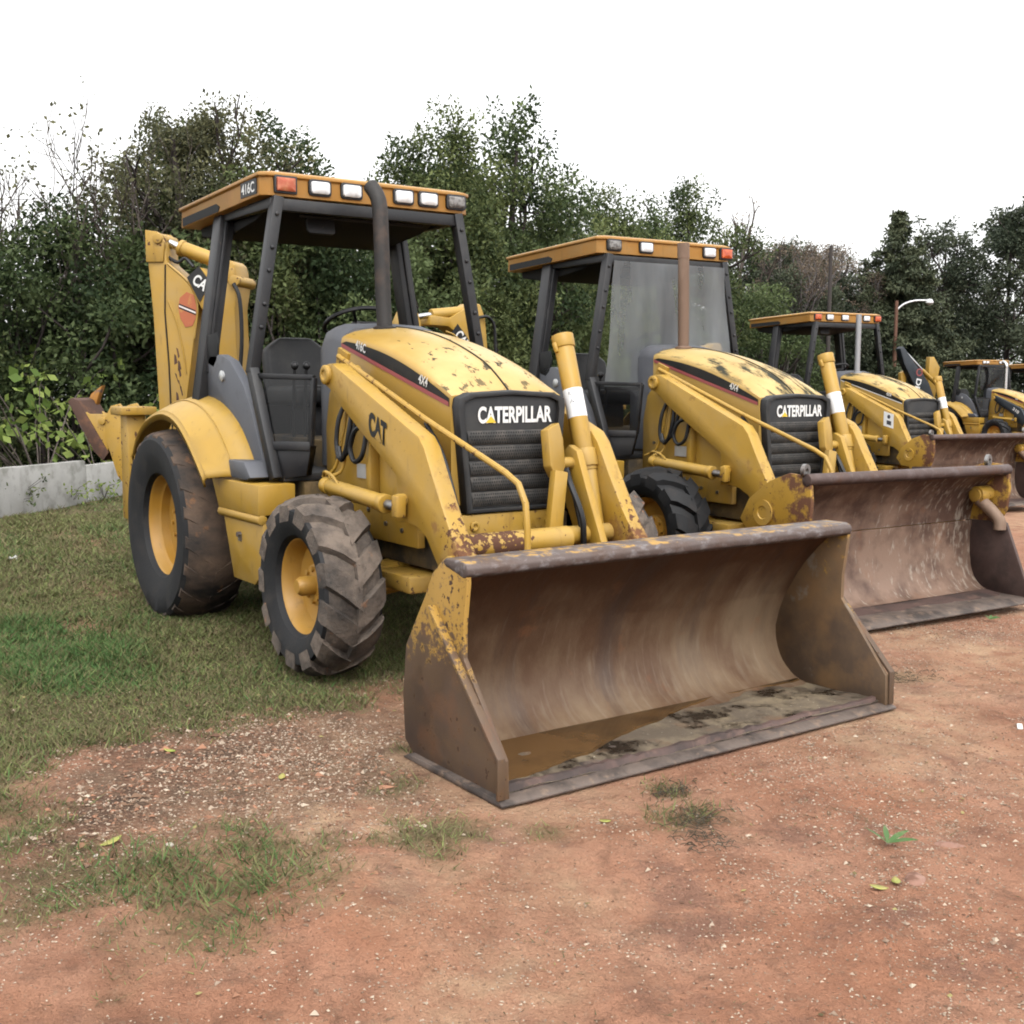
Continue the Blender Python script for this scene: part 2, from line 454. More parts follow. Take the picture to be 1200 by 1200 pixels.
def thing(name, label, cat, loc=(0, 0, 0), yaw=0.0, group=None):
    o = bpy.data.objects.new(name, None)
    COL.objects.link(o)
    o.empty_display_size = .3
    o.location = loc; o.rotation_euler = (0, 0, yaw)
    o['label'] = label; o['category'] = cat
    if group:
        o['group'] = group
    return o

def tag(o, label, cat, group=None):
    o['label'] = label; o['category'] = cat
    if group:
        o['group'] = group
    return o

# ------------------------------------------------------------------ backhoe loader
def make_tyre(cx, cy, cz, R_, W, rim, nl, lug, skew, parent, m_side, m_tread, flat=0.0, seg=72, lw=None, wrap=True):
    bm = BM()
    h = W / 2
    prof = [(rim, -h * .62), (rim + .02, -h * .80), (rim + (R_ - rim) * .45, -h * .99), (rim + (R_ - rim) * .78, -h * .97), (R_ - .035, -h * .86),
            (R_ - .010, -h * .55), (R_, 0), (R_ - .010, h * .55), (R_ - .035, h * .86), (rim + (R_ - rim) * .78, h * .97), (rim + (R_ - rim) * .45, h * .99),
            (rim + .02, h * .80), (rim, h * .62)]
    lathe(bm, prof, (cx, cy, cz), seg=seg)
    # tread faces get the muddy slot
    bm.faces.ensure_lookup_table()
    for f in bm.faces:
        c = f.calc_center_median(); rr = math.hypot(c.x - cx, c.z - cz)
        f.material_index = 1 if (rr > rim + (R_ - rim) * .86) else 0
    lw = lw or 2 * PI / nl * .46
    for side in (-1, 1):
        for i in range(nl):
            th0 = 2 * PI * (i + (.5 if side > 0 else 0)) / nl
            lat = [(-.06, R_ - .004, lug), (.40, R_ - .008, lug), (.80, R_ - .026, lug), (.98, R_ - .050, lug * .95), (1.02, R_ - .052 - .035, lug * .35)]
            if not wrap: lat = lat[:3] + [(.93, R_ - .042, lug * .3)]
            rows = []
            for (t, rb, lh) in lat:
                ang = th0 + skew * max(t, 0) ** .9 + random.uniform(-.006, .006)
                hw = lw / 2 * (1 - .12 * t) if t < 1.0 else lw / 2 * .85
                y = cy + side * h * t * (1.0 if t < 1.01 else .985)
                top = rb + lh * random.uniform(.9, 1.05)
                ring = []
                for (da, rr) in ((-hw * 1.12, rb - .012), (-hw * .86, top), (hw * .86, top), (hw * 1.12, rb - .012)):
                    ring.append((cx + rr * math.cos(ang + da), y, cz + rr * math.sin(ang + da)))
                rows.append(ring)
            V = loft(bm, rows, mi=1)
            for rr in (V[0], V[-1][::-1]):
                f = bm.faces.new(rr); f.material_index = 1
    # weight on the ground: flatten and bulge
    gz = cz - (R_ + lug) + flat
    for v in bm.verts:
        d = gz + .05 - v.co.z
        if d > 0:
            v.co.y = cy + (v.co.y - cy) * (1 + min(d, .08) * 1.0)
        if v.co.z < gz:
            v.co.z = gz - .004 + random.uniform(-.003, .003)
    return finish('tyre', bm, [m_side, m_tread], parent, ang=30)

def make_rim(name, cx, cy, cz, rim, side, depth, parent, hub=True, W=.3):
    """dish wheel: side = -1 / +1 outward direction"""
    bm = BM()
    h = W * .34
    prof = [(rim + .012, h + .012), (rim + .014, h), (rim - .008, h - .002), (rim - .022, h - .02), (rim - .03, h - .06), (rim * .86, h - .075), (rim * .84, h - depth), (rim * .45, h - depth - .02),
            (rim * .42, h - depth + .02), (rim * .25, h - depth + .03), (.001, h - depth + .03)]
    lathe(bm, [(r_, side * a) for r_, a in prof], (cx, cy, cz), seg=56)
    for k in range(8):
        a = 2 * PI * k / 8
        c = (cx + math.cos(a) * rim * .33, cy + side * (h - depth + .02), cz + math.sin(a) * rim * .33)
        lathe(bm, [(.016, 0), (.016, side * .022), (.001, side * .022)], c, seg=6)
    if hub:
        lathe(bm, [(rim * .20, side * (h - depth)), (rim * .20, side * (h - depth + .10)), (rim * .14, side * (h - depth + .125)), (.001, side * (h - depth + .125))], (cx, cy, cz), seg=20)
    return finish(name, bm, 'rim', parent, ang=40)

def wheels(T, cfg):
    for s in (-1, 1):
        w = make_rim('rear_wheel', 0, s * .845, .60, .345, s, .13, T, hub=False, W=.42)
        make_tyre(0, s * .845, .60, .648, .44, .335, 20, .005, .26, w, 'rubber', cfg.get('rear_tread', 'rubber_smear'), flat=.05, lw=.14, wrap=False)
        fy = cfg.get('far_wheel', .84) if s > 0 else -.84
        w = make_rim('front_wheel', 2.1, fy, .487, .262, s, .10, T, W=.32)
        make_tyre(2.1, fy, .487, .452, .34, .255, 13, .040, .30, w, 'rubber', cfg.get('front_tread', 'rubber_mud'), flat=.012, lw=2 * PI / 13 * .70)

def bucket(T, cfg):
    pale = cfg.get('pale_bucket', False)
    dx, dz, tilt = cfg.get('bucket', (0, 0, 0))
    px, pz = 3.62, .45
    c, s = math.cos(tilt), math.sin(tilt)
    def tr(o):
        for v in o.data.vertices:
            x, z = v.co.x - px, v.co.z - pz
            v.co.x = px + c * x + s * z + dx; v.co.z = pz - s * x + c * z + dz
        return o
    H = 1.125
    shell = [(4.005, .858), (3.955, .835), (3.86, .765), (3.76, .665), (3.67, .55), (3.60, .42), (3.565, .29), (3.585, .175), (3.64, .09), (3.72, .04), (3.80, .024)]
    outer = [(3.78, .020), (3.70, .012), (3.60, .04), (3.53, .12), (3.505, .25), (3.53, .45), (3.60, .585), (3.70, .715), (3.76, .805), (3.835, .868)]
    bm = BM()
    cs = catmull([(x, 0, z) for x, z in shell], 3)
    ys = np.linspace(-H + .02, H - .02, 15)
    # slightly dented sheet
    rows = [[(p.x + .004 * math.sin(3 * y + p.z * 9) + random.uniform(-.002, .002), y, p.z) for p in cs] for y in ys]
    loft(bm, rows)
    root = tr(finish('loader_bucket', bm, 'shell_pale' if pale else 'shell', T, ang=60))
    bm = BM()
    co = catmull([(x, 0, z) for x, z in outer], 3)
    loft(bm, [[(p.x, y, p.z) for p in co] for y in (-H + .03, H - .03)])
    for y in (-.62, .62, .30):          # hinge ears on the back
        prism_y(bm, [(3.53, .2), (3.50, .5), (3.66, .70), (3.30, .62), (3.08, .70), (3.02, .62), (3.20, .35)], y - .02, y + .02)
    tr(finish('bucket_back', bm, 'yellow_rusty', root, ang=50))
    # top lip bar
    bm = BM()
    lipp = [(3.835, .866), (3.86, .880), (3.985, .880), (4.008, .873), (4.020, .856), (4.019, .832), (4.006, .818), (3.985, .816), (3.95, .826), (3.86, .845)]
    prism_y(bm, lipp, -H - .002, H + .002)
    tr(finish('bucket_lip', bm, 'lip', root, bevel=.006, ang=50))
    # side plates with wear rib
    side = [(3.755, .805), (3.84, .872), (4.008, .868), (4.012, .80), (3.985, .62), (3.985, .50), (4.265, .165), (4.27, .012), (3.60, .004), (3.52, .06), (3.505, .25), (3.535, .47), (3.70, .71)]
    for s_ in (-1, 1):
        bm = BM()
        prism_y(bm, side, s_ * (H - .022), s_ * H)
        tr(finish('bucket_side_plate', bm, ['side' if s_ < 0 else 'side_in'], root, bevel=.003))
        bm = BM()
        frame_prism(bm, [(3.765, .672), (3.78, .682), (4.276, .18), (4.276, .02), (4.262, .02), (4.262, .172)], (0, 0, 0), (1, 0, 0), (0, 0, 1), (0, 1, 0), s_ * H, s_ * (H + .035))
        tr(finish('wear_rib', bm, 'side', root, bevel=.003))
    # floor and cutting edge
    bm = BM()
    nx, ny = 26, 90
    rows = []
    for i in range(nx):
        x = 3.70 + (4.235 - 3.70) * i / (nx - 1)
        rows.append([(x, y, .027 + .012 * FB(x * 6 + 3, y * 5, 31) * (0 if pale else 1) + (.012 if i > 6 and not pale else 0) * max(0, min(1, (FB(x * 3.1, y * 1.9, 5) + .25) * 3 + y * .9 - .1)))
                     for y in np.linspace(-H + .02, H - .02, ny)])
    loft(bm, rows)
    tr(finish('bucket_floor', bm, 'floor_dark' if pale else 'floor', root, ang=80))
    bm = BM()
    W = H + .03
    prism_y(bm, [(3.55, -.004), (4.20, -.004), (4.298, .0), (4.298, .010), (4.255, .024), (3.60, .020)], -W, W)
    bm2o = finish('cutting_edge', bm, 'edge', root, bevel=.003)
    tr(bm2o)
    bm = BM()
    n = 60
    rows = []
    for i in range(n):
        y = -H + .03 + (2 * H - .06) * i / (n - 1)
        w = .018 + .006 * random.random(); hh = .022 + .014 * random.random()
        rows.append([(4.205 - w, y, .02), (4.205 - w * .5, y, .02 + hh), (4.205 + w * .6, y, .02 + hh), (4.205 + w * 1.3, y, .02)])
    loft(bm, rows)
    tr(finish('mud_ridge', bm, 'floor_dark', root, ang=60))
    if cfg.get('bucket_studs'):
        bm = BM()
        tube(bm, [(3.86, H - .02, .70), (3.88, H - .12, .71)], .045, 14)
        tube(bm, [(3.93, H - .03, .62), (3.97, H - .14, .60), (3.99, H - .2, .52)], [.04, .05, .035], 14)
        tr(finish('side_stud', bm, 'yellow_rusty', root, bevel=.004))
    bm = BM()
    tube(bm, [(3.80, -H + .10, .85), (3.76, -H + .12, .93), (3.72, -H + .10, .95), (3.68, -H + .08, .90)], .018, 8)
    if cfg.get('bucket_eye'):
        tr(finish('lifting_eye', bm, 'steel', root))
        bm = BM()
        lathe(bm, [(.02, -.012), (.05, -.012), (.05, .012), (.02, .012)], (3.86, .84, .925), axis=(1, 0, 0), u=(0, 1, 0), seg=18, closed=True)
        tr(finish('lifting_eye', bm, 'steel', root))
    else:
        bm.free()
    return root

def clam_bucket(T, cfg):
    dx, dz, tilt = cfg.get('bucket', (0, 0, 0))
    H = 1.02
    def tr(o):
        for v in o.data.vertices:
            v.co.x += dx; v.co.z += dz
        return o
    up = [(3.80, .985), (3.72, .955), (3.60, .84), (3.53, .72), (3.505, .60)]
    low = [(3.512, .598), (3.500, .48), (3.505, .34), (3.535, .21), (3.60, .125), (3.66, .10)]
    bm = BM()
    cs = catmull([(x, 0, z) for x, z in up], 4); cl = catmull([(x, 0, z) for x, z in low], 4)
    for c_, d_ in ((cs, 0), (cl, .006)):
        loft(bm, [[(p.x + d_ + random.uniform(-.002, .002), y, p.z) for p in c_] for y in np.linspace(-H + .02, H - .02, 14)])
    root = tr(finish('loader_bucket', bm, 'shell_pale', T, ang=50))
    bm = BM()
    co = catmull([(x, 0, z) for x, z in [(3.66, .07), (3.58, .09), (3.49, .19), (3.455, .34), (3.45, .5), (3.455, .62), (3.49, .74), (3.56, .88), (3.70, .99), (3.78, 1.01)]], 3)
    loft(bm, [[(p.x, y, p.z) for p in co] for y in (-H + .03, H - .03)])
    for y in (-.62, .62, .30):
        prism_y(bm, [(3.46, .3), (3.46, .6), (3.50, .82), (3.30, .78), (3.05, .74), (3.0, .62), (3.2, .42)], y - .02, y + .02)
    tr(finish('bucket_back', bm, 'yellow_rusty', root, ang=50))
    bm = BM()
    tube(bm, [(3.775, -H - .005, 1.0), (3.775, H + .005, .985)], .040, 18)
    tr(finish('bucket_lip', bm, 'lip_dark', root, bevel=.004, ang=50))
    for s_ in (-1, 1):
        bm = BM()
        prism_y(bm, [(3.80, .985), (3.815, .86), (3.80, .70), (3.75, .61), (3.45, .60), (3.28, .60), (3.18, .70), (3.26, .84), (3.44, .97), (3.62, 1.035), (3.74, 1.025)], s_ * (H - .03), s_ * H)
        e = tr(finish('hinge_plate', bm, 'hinge', root, bevel=.006))
        bm = BM()
        c_ = (3.40, s_ * H, .76)
        lathe(bm, [(.085, 0), (.085, s_ * .012), (.045, s_ * .012), (.04, s_ * .004), (.001, s_ * .004)], c_, seg=24)
        tr(finish('pin_boss', bm, ['yellow_rusty'], e))
        bm = BM()
        prism_y(bm, [(3.76, .62), (3.80, .60), (4.01, .115), (4.01, .065), (3.60, .06), (3.50, .15), (3.455, .34), (3.46, .595)], s_ * (H - .022), s_ * (H + .004))
        tr(finish('bucket_side_plate', bm, 'side_dark', root, bevel=.003))
    bm = BM()
    loft(bm, [[(x, y, .098 - .02 * (x - 3.64) / .3 + .008 * FB(x * 9, y * 6, 3)) for x in np.linspace(3.64, 3.95, 14)] for y in np.linspace(-H + .02, H - .02, 60)])
    tr(finish('bucket_floor', bm, 'floor_dark', root, ang=80))
    bm = BM()
    prism_y(bm, [(3.56, .055), (3.98, .045), (4.035, .050), (4.035, .062), (3.96, .088), (3.60, .085)], -H - .02, H + .02)
    tr(finish('cutting_edge', bm, 'edge', root, bevel=.003))
    bm = BM()
    tube(bm, [(3.64, H - .02, .80), (3.64, H - .16, .80)], .062, 18)
    tube(bm, [(3.64, H - .16, .80), (3.64, H - .175, .80)], .048, 16)
    c_ = tr(finish('clam_cylinder', bm, 'yellow_rusty', root, bevel=.004))
    bm = BM()
    tube(bm, catmull([(3.64, H - .13, .77), (3.70, H - .08, .70), (3.76, H - .05, .62), (3.77, H - .05, .55)], 4), .045, 14)
    tr(finish('cylinder_body', bm, 'stack_rust', c_))
    for y in (-H + .02, .84):
        bm = BM()
        lathe(bm, [(.020, -.012), (.045, -.012), (.045, .012), (.020, .012)], (3.74, y, 1.055), axis=(1, .3, 0), u=(0, 0, 1), seg=18, closed=True)
        tr(finish('lifting_eye', bm, 'steel', root))
    return root

def zline(x, a, b):
    (x0, z0), (x1, z1) = a, b
    return z0 + (z1 - z0) * (x - x0) / (x1 - x0)

def hood_top(x):      # upper corner of the hood side
    t = (x - 1.42) / (2.655 - 1.42)
    return zline(x, (1.42, 1.822), (2.655, 1.492)) + .060 * math.sin(PI * min(max(t, 0), 1)) ** .9

def kf(x):
    return 1 - .72 * max(0, (x - 2.40) / .255) ** 1.6

def hood(T, cfg):
    bm = BM()
    rows = []
    for x in np.linspace(1.42, 2.655, 22):
        t = (x - 1.42) / 1.235
        w = .352
        zs = hood_top(x)
        cr = .045 + .012 * math.sin(PI * t)
        row = [(x, -w, .93), (x, -w, 1.2), (x, -w, zs - .02), (x, -w + .006, zs + .004), (x, -w + .03, zs + .024 * kf(x))]
        for y in np.linspace(-.27, .27, 9):
            row.append((x, y, zs + .03 * kf(x) + cr * kf(x) * (1 - (y / .32) ** 2)))
        row += [(x, w - .03, zs + .024 * kf(x)), (x, w - .006, zs + .004), (x, w, zs - .02), (x, w, 1.2), (x, w, .93)]
        rows.append(row)
    V = loft(bm, rows)
    bm.faces.new(V[0]); bm.faces.new(V[-1][::-1])
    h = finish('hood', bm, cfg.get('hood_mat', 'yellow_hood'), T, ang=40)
    bm = BM()
    pts = [(x, .012, hood_top(x) + (.03 + .045 + .012 * math.sin(PI * (x - 1.42) / 1.235)) * kf(x) + .0005) for x in np.linspace(1.44, 2.65, 20)]
    tube(bm, pts, .006, 6)
    finish('hood_seam', bm, 'hoodseam', h)
    for s in (-1, 1):
        bm = BM()
        y = s * .3545
        rows = []
        for x in np.linspace(1.435, 2.642, 24):
            zb = zline(x, (1.432, 1.770), (2.642, 1.440)); zt = hood_top(x) - .014
            zt = zb + (zt - zb) * min(1, (x - 1.42) / .05 + .35)
            rows.append([(x, y, zb), (x, y, zt)])
        loft(bm, rows)
        finish('black_band', bm, 'decal_black', h)
        bm = BM()
        rows = []
        for x in np.linspace(1.432, 2.640, 12):
            zb = zline(x, (1.432, 1.772), (2.642, 1.442)) - .001
            rows.append([(x, s * .357, zb), (x, s * .357, zb + cfg.get('stripe_h', .024))])
        loft(bm, rows)
        finish('stripe', bm, cfg.get('stripe', 'decal_red'), h)
    sl = (1.0, 0, (1.440 - 1.770) / 1.21)
    up = (-sl[2], 0, 1)
    if cfg.get('hood_model', True):
        text('model_lettering', '416C', (1.615, -.3575, zline(1.615, (1.432, 1.770), (2.642, 1.440)) + .042), sl, up, .052, 'decal_white', h, xs=.8, bold=.02)
    text('drive_lettering', '4X4', (2.335, -.3575, zline(2.335, (1.432, 1.770), (2.642, 1.440)) + .040), sl, up, .05, 'decal_white', h, xs=.8, bold=.02)
    # grille
    bm = BM()
    def trap(z, g=0.0):
        t = (z - .885) / (1.50 - .885)
        return .293 + (.352 - .293) * t - g
    top = 1.512
    outline = [(-trap(.885), .885), (trap(.885), .885), (trap(1.44), 1.44), (trap(1.48) - .012, 1.488), (.27, top), (0, top + .014), (-.27, top), (-trap(1.48) + .012, 1.488), (-trap(1.44), 1.44)]
    prism_x(bm, outline, 2.60, 2.690)
    g = finish('grille', bm, 'dark_grey', T, bevel=.012, seg=3)
    bm = BM()       # raised rim
    ins = [(a * .87, 1.19 + (b - 1.19) * .92) for a, b in outline]
    n = len(outline)
    ov = [bm.verts.new((2.712, a * .985, 1.19 + (b - 1.19) * .985)) for a, b in outline]
    iv = [bm.verts.new((2.712, a, b)) for a, b in ins]
    o2 = [bm.verts.new((2.685, a * .999, b)) for a, b in outline]
    i2 = [bm.verts.new((2.685, a, b)) for a, b in ins]
    for i in range(n):
        j = (i + 1) % n
        bm.faces.new((ov[i], ov[j], iv[j], iv[i])); bm.faces.new((ov[i], o2[i], o2[j], ov[j])); bm.faces.new((iv[i], iv[j], i2[j], i2[i]))
    finish('grille_rim', bm, 'dark_grey', g, bevel=.004)
    nrow = 5
    for k in range(nrow):
        z0 = .922 + k * .080; z1 = z0 + .074
        bm = BM()
        rows = []
        for t in np.linspace(0, 1, 7):
            z = z0 + (z1 - z0) * t
            w = trap(z) * .84
            rows.append([(2.692 + .012 * math.sin(PI * t) ** .7, y, z) for y in np.linspace(-w, w, 30)])
        loft(bm, rows)
        # perforations: rows of little dark slots proud of the mesh strip
        for r_ in range(4):
            z = z0 + .012 + r_ * .0165
            for c_ in range(34):
                y = -trap(z) * .80 + trap(z) * 1.60 * (c_ + (.5 if r_ % 2 else 0)) / 34
                xx = 2.692 + .012 * math.sin(PI * (z - z0) / (z1 - z0)) ** .7 + .0016
                vs = [bm.verts.new((xx, y + a, z + b)) for a, b in ((-.0045, 0), (0, -.0065), (.0045, 0), (0, .0065))]
                f = bm.faces.new(vs); f.material_index = 1
        finish('grille_panel', bm, ['grille_mesh', 'headliner'], g, ang=60)
    if cfg.get('brand', True):
        text('grille_lettering', 'CATERPILLAR', (2.7145 if 0 else 2.694, -.215, 1.358), (0, 1, 0), (0, 0, 1), .083, 'decal_white', g, width=.475, bold=.035, extrude=.003)
        bm = BM()
        for yy in (-.135,):
            f = bm.faces.new([bm.verts.new((2.6985, yy + a, 1.356 + b)) for a, b in ((-.032, 0), (.034, 0), (.001, .036))])
        finish('triangle_emblem', bm, 'triangle', g)
    return h

def canopy(T, cfg):
    bm = BM()
    # plan: chamfered front corners; profile with stepped rim
    def plan(g, z):
        x1, x0, w = 1.155 + g, -.25 - g, .722 + g
        return [(x0, -w, z), (x1 - .035, -w - .002, z), (x1, -w + .05, z), (x1 + .008, 0, z), (x1, w - .05, z), (x1 - .035, w + .002, z), (x0, w, z)]
    rows = [plan(-.02, 2.658), plan(0, 2.660), plan(-.004, 2.765), plan(.012, 2.772), plan(.012, 2.792), plan(-.03, 2.806), plan(-.25, 2.822)]
    V = loft(bm, rows, closed=True)
    bm.faces.new(V[0][::-1]); bm.faces.new(V[-1])
    for v in bm.verts:
        if v.co.x < 1.1: v.co.z -= .05 * (1.15 - v.co.x) / 1.4
    r = finish('canopy_roof', bm, 'yellow_roof', T, bevel=.004, ang=40)
    bm = BM()
    prism_y(bm, [(-.24, 2.650), (-.2, 2.55), (.2, 2.50), (.75, 2.56), (1.05, 2.645)], -.60, .60)
    finish('headliner', bm, 'headliner', r, bevel=.02)
    for s in (-1, 1):     # dark slot at the rear of each side
        bm = BM()
        prism_y(bm, [(-.21, 2.618), (.46, 2.640), (.48, 2.668), (.42, 2.692), (-.21, 2.672)], s * .716, s * .7265)
        finish('side_slot', bm, 'headliner', r)
    for (y, kind) in cfg['lights']:
        x = 1.168
        w, h = (.062, .037) if kind != 'amber' and kind != 'faded' else (.060, .040)
        bm = BM()
        frame_prism(bm, rrect(w + .012, h + .012, .022 if kind in ('clear', 'grey') else .008), (x - .03, y, 2.727), (0, 1, 0), (0, 0, 1), (1, 0, 0), 0, .036)
        l = finish('work_light' if kind in ('clear', 'grey') else 'marker_light', bm, 'black', r, bevel=.003)
        bm = BM()
        pts = rrect(w, h, .016 if kind in ('clear', 'grey') else .005)
        rows = [[(x + .004 + d, y + a * k, 2.727 + b * k) for a, b in pts] for d, k in ((0, 1), (.012, .95), (.018, .7), (.020, .35))]
        V = loft(bm, rows, closed=True); bm.faces.new(V[-1])
        finish('lens', bm, {'clear': 'lens', 'grey': 'lens_grey', 'amber': 'amber', 'faded': 'amber_faded'}[kind], l)
    if cfg.get('roof_text'):
        bm = BM()
        prism_y(bm, [(.845, 2.672), (1.09, 2.672), (1.09, 2.762), (.845, 2.762)], -.722, -.7285)
        p = finish('model_plate', bm, 'decal_black', r)
        text('model_lettering', '416C', (.868, -.730, 2.688), (1, 0, 0), (0, 0, 1), .060, 'decal_white', p, width=.20, bold=.02)
    # posts: front pair kinks outward then forward to the sill, rear pair splays
    for s in (-1, 1):
        bm = BM()
        bar(bm, (1.15, s * .625, 2.655), (1.17, s * .812, 1.615), .062, .075, up=(1, 0, 0))
        bar(bm, (1.17, s * .812, 1.640), (1.42, s * .785, 1.00), .055, .075, up=(1, 0, 0))
        for k in range(5):
            t = .1 + .16 * k + (.03 if k % 2 else 0)
            z = 2.655 - 1.04 * t; y = s * (.625 + .187 * t)
            lathe(bm, [(.014, 0), (.014, .012), (.001, .014)], (1.15 + .02 * t + .037, y, z), axis=(1, 0, 0), u=(0, 1, 0), seg=8)
        p = finish('front_post', bm, 'black', T, bevel=.007)
        bm = BM()
        bar(bm, (.33, s * .63, 2.655), (.33, s * .825, 1.40), .10, .13, up=(1, 0, 0))
        bar(bm, (.395, s * .64, 2.62), (.395, s * .80, 1.62), .03, .03, up=(1, 0, 0))
        finish('rear_post', bm, 'black', T, bevel=.008)
    bm = BM()
    bar(bm, (1.15, -.63, 2.61), (1.15, .63, 2.61), .05, .07)
    bar(bm, (.33, -.63, 2.61), (.33, .63, 2.61), .08, .07)
    for s in (-1, 1):
        bar(bm, (.33, s * .64, 2.62), (1.15, s * .64, 2.62), .05, .06)
    finish('roof_rail', bm, 'black', T, bevel=.005)
    bm = BM()
    tube(bm, [(1.02, -.42, 2.575), (1.02, .45, 2.575)], .010, 8)
    frame_prism(bm, rrect(.095, .050, .025), (.93, -.24, 2.535), (0, 1, 0), (-.2, 0, 1), (1, 0, .2), -.012, .012)
    finish('mirror', bm, 'black', T, bevel=.004)
    bm = BM()    # rubber flap hanging by the rear post
    prism_y(bm, [(.40, 1.86), (.56, 1.875), (.585, 1.80), (.56, 1.70), (.50, 1.655), (.40, 1.68)], -.80, -.785)
    finish('rubber_flap', bm, 'headliner', T, bevel=.004)

def cab(T, cfg):
    bm = BM()     # grey instrument cowl
    rows = []
    for x, zt, w in ((1.06, 1.80, .30), (1.09, 1.86, .33), (1.16, 1.90, .345), (1.3, 1.915, .35), (1.43, 1.885, .35)):
        rows.append([(x, -w, 1.05), (x, -w, zt - .10), (x, -w + .025, zt - .035), (x, -w + .085, zt), (x, 0, zt + .012), (x, w - .085, zt), (x, w - .025, zt - .035), (x, w, zt - .10), (x, w, 1.05)])
    V = loft(bm, rows); bm.faces.new(V[0]); bm.faces.new(V[-1][::-1])
    finish('dashboard', bm, 'grey', T, ang=40)
    bm = BM()
    c = Vector((.93, 0, 1.945)); ax = Vector((-.45, 0, 1)).normalized(); u = Vector((0, 1, 0)); v = ax.cross(u)
    ring = [c + (u * math.cos(2 * PI * k / 40) + v * math.sin(2 * PI * k / 40)) * .205 for k in range(41)]
    tube(bm, ring, .014, 8, caps=False)
    for a in (0, 2.1, 4.2):
        tube(bm, [c, c + (u * math.cos(a) + v * math.sin(a)) * .2 - ax * .0], .010, 6)
    tube(bm, [c, c - ax * .35], .025, 8)
    finish('steering_wheel', bm, 'black', T)
    bm = BM()
    box(bm, .02, .52, -.25, .25, 1.40, 1.54)
    s = finish('seat', bm, 'seat', T, bevel=.04, seg=3)
    bm = BM()
    frame_prism(bm, [(-.24, 0), (.24, 0), (.23, .38), (.12, .46), (-.12, .46), (-.23, .38)], (.02, 0, 1.41), (0, 1, 0), (-.18, 0, 1), (1, 0, .18), -.06, .06)
    finish('backrest', bm, 'seat', s, bevel=.03, seg=3)
    bm = BM()
    box(bm, .1, .45, -.1, .1, 1.02, 1.41)
    finish('seat_base', bm, 'black', s, bevel=.01)
    # operator platform and console
    bm = BM()
    box(bm, -.35, 1.43, -.74, .74, .985, 1.03)
    box(bm, -.35, -.28, -.55, .55, 1.03, 1.50)
    finish('cab_floor', bm, 'dark_grey', T, bevel=.006)
    for y in (-.28, -.2, .22, .3):
        bm = BM()
        tube(bm, [(.55, y, 1.03), (.58, y * 1.03, 1.45), (.62, y * 1.05, 1.66)], .011, 8)
        bmesh.ops.create_uvsphere(bm, u_segments=8, v_segments=6, radius=.028, matrix=Matrix.Translation((.62, y * 1.05, 1.67)))
        finish('control_lever', bm, 'black', T)
    for s_ in (-1, 1):
        # grey quarter panel between the rear post and the doorway
        bm = BM()
        poly = [(.36, 1.40), (.36, 1.68), (.44, 1.735), (.62, 1.735), (.78, 1.695), (.98, 1.55), (1.10, 1.40), (1.30, 1.04), (1.10, 1.02), (.80, 1.30)]
        a, b = prism_y(bm, poly, s_ * .80, s_ * .735)
        finish('quarter_panel', bm, 'grey', T, bevel=.012)
        bm = BM()
        if s_ < 0:
            lathe(bm, [(.034, 0), (.034, -.012), (.022, -.018), (.001, -.018)], (.66, -.80, 1.60), seg=20)
            finish('fuel_cap', bm, 'galv', T)
            bm.free() if False else None
        else:
            bm.free()
        # lower door glass with black frame, toes in to the hood
        a = Vector((1.20, s_ * .795, 1.60)); b = Vector((1.60, s_ * .615, 1.59)); c_ = Vector((1.55, s_ * .62, 1.195)); d = Vector((1.375, s_ * .775, 1.195))
        bm = BM()
        bar(bm, a, b, .03, .03); bar(bm, b, c_, .03, .03); bar(bm, d, c_, .035, .05)
        e = Vector((1.42, s_ * .765, 1.0)); f_ = Vector((1.50, s_ * .63, 1.02))
        V = [bm.verts.new(q) for q in (d, c_, f_, e)]
        W_ = [bm.verts.new(q + Vector((-.05, -s_ * .06, 0))) for q in (d, c_, f_, e)]
        bm.faces.new(V); bm.faces.new(W_[::-1])
        for i in range(4):
            bm.faces.new((V[i], W_[i], W_[(i + 1) % 4], V[(i + 1) % 4]))
        fr = finish('door_frame', bm, 'black', T, bevel=.004)
        bm = BM()
        bm.faces.new([bm.verts.new(q) for q in (a, b, c_, d)])
        finish('door_glass', bm, 'glass', fr)
    if cfg.get('windshield'):
        bm = BM()
        rows = []
        for t in np.linspace(0, 1, 12):
            z = 2.60 - 1.03 * t
            w = .60 + .10 * t
            rows.append([(1.205 + .012 * math.sin(7 * t + 3 * y) + .02 * t, y * w, z) for y in np.linspace(-1, 1, 9)])
        loft(bm, rows)
        o = finish('windscreen', bm, cfg.get('screen_mat', 'film'), T)
        if cfg.get('screen_frame'):
            bm = BM()
            bar(bm, (1.22, -.62, 2.6), (1.22, .62, 2.6), .03, .03); bar(bm, (1.23, -.7, 1.57), (1.23, .7, 1.57), .03, .03)
            finish('windscreen_frame', bm, 'black', o)
        else:
            bm = BM()
            bar(bm, (1.23, -.70, 1.555), (1.23, .70, 1.555), .02, .03)
            finish('windscreen_sill', bm, 'black', o)

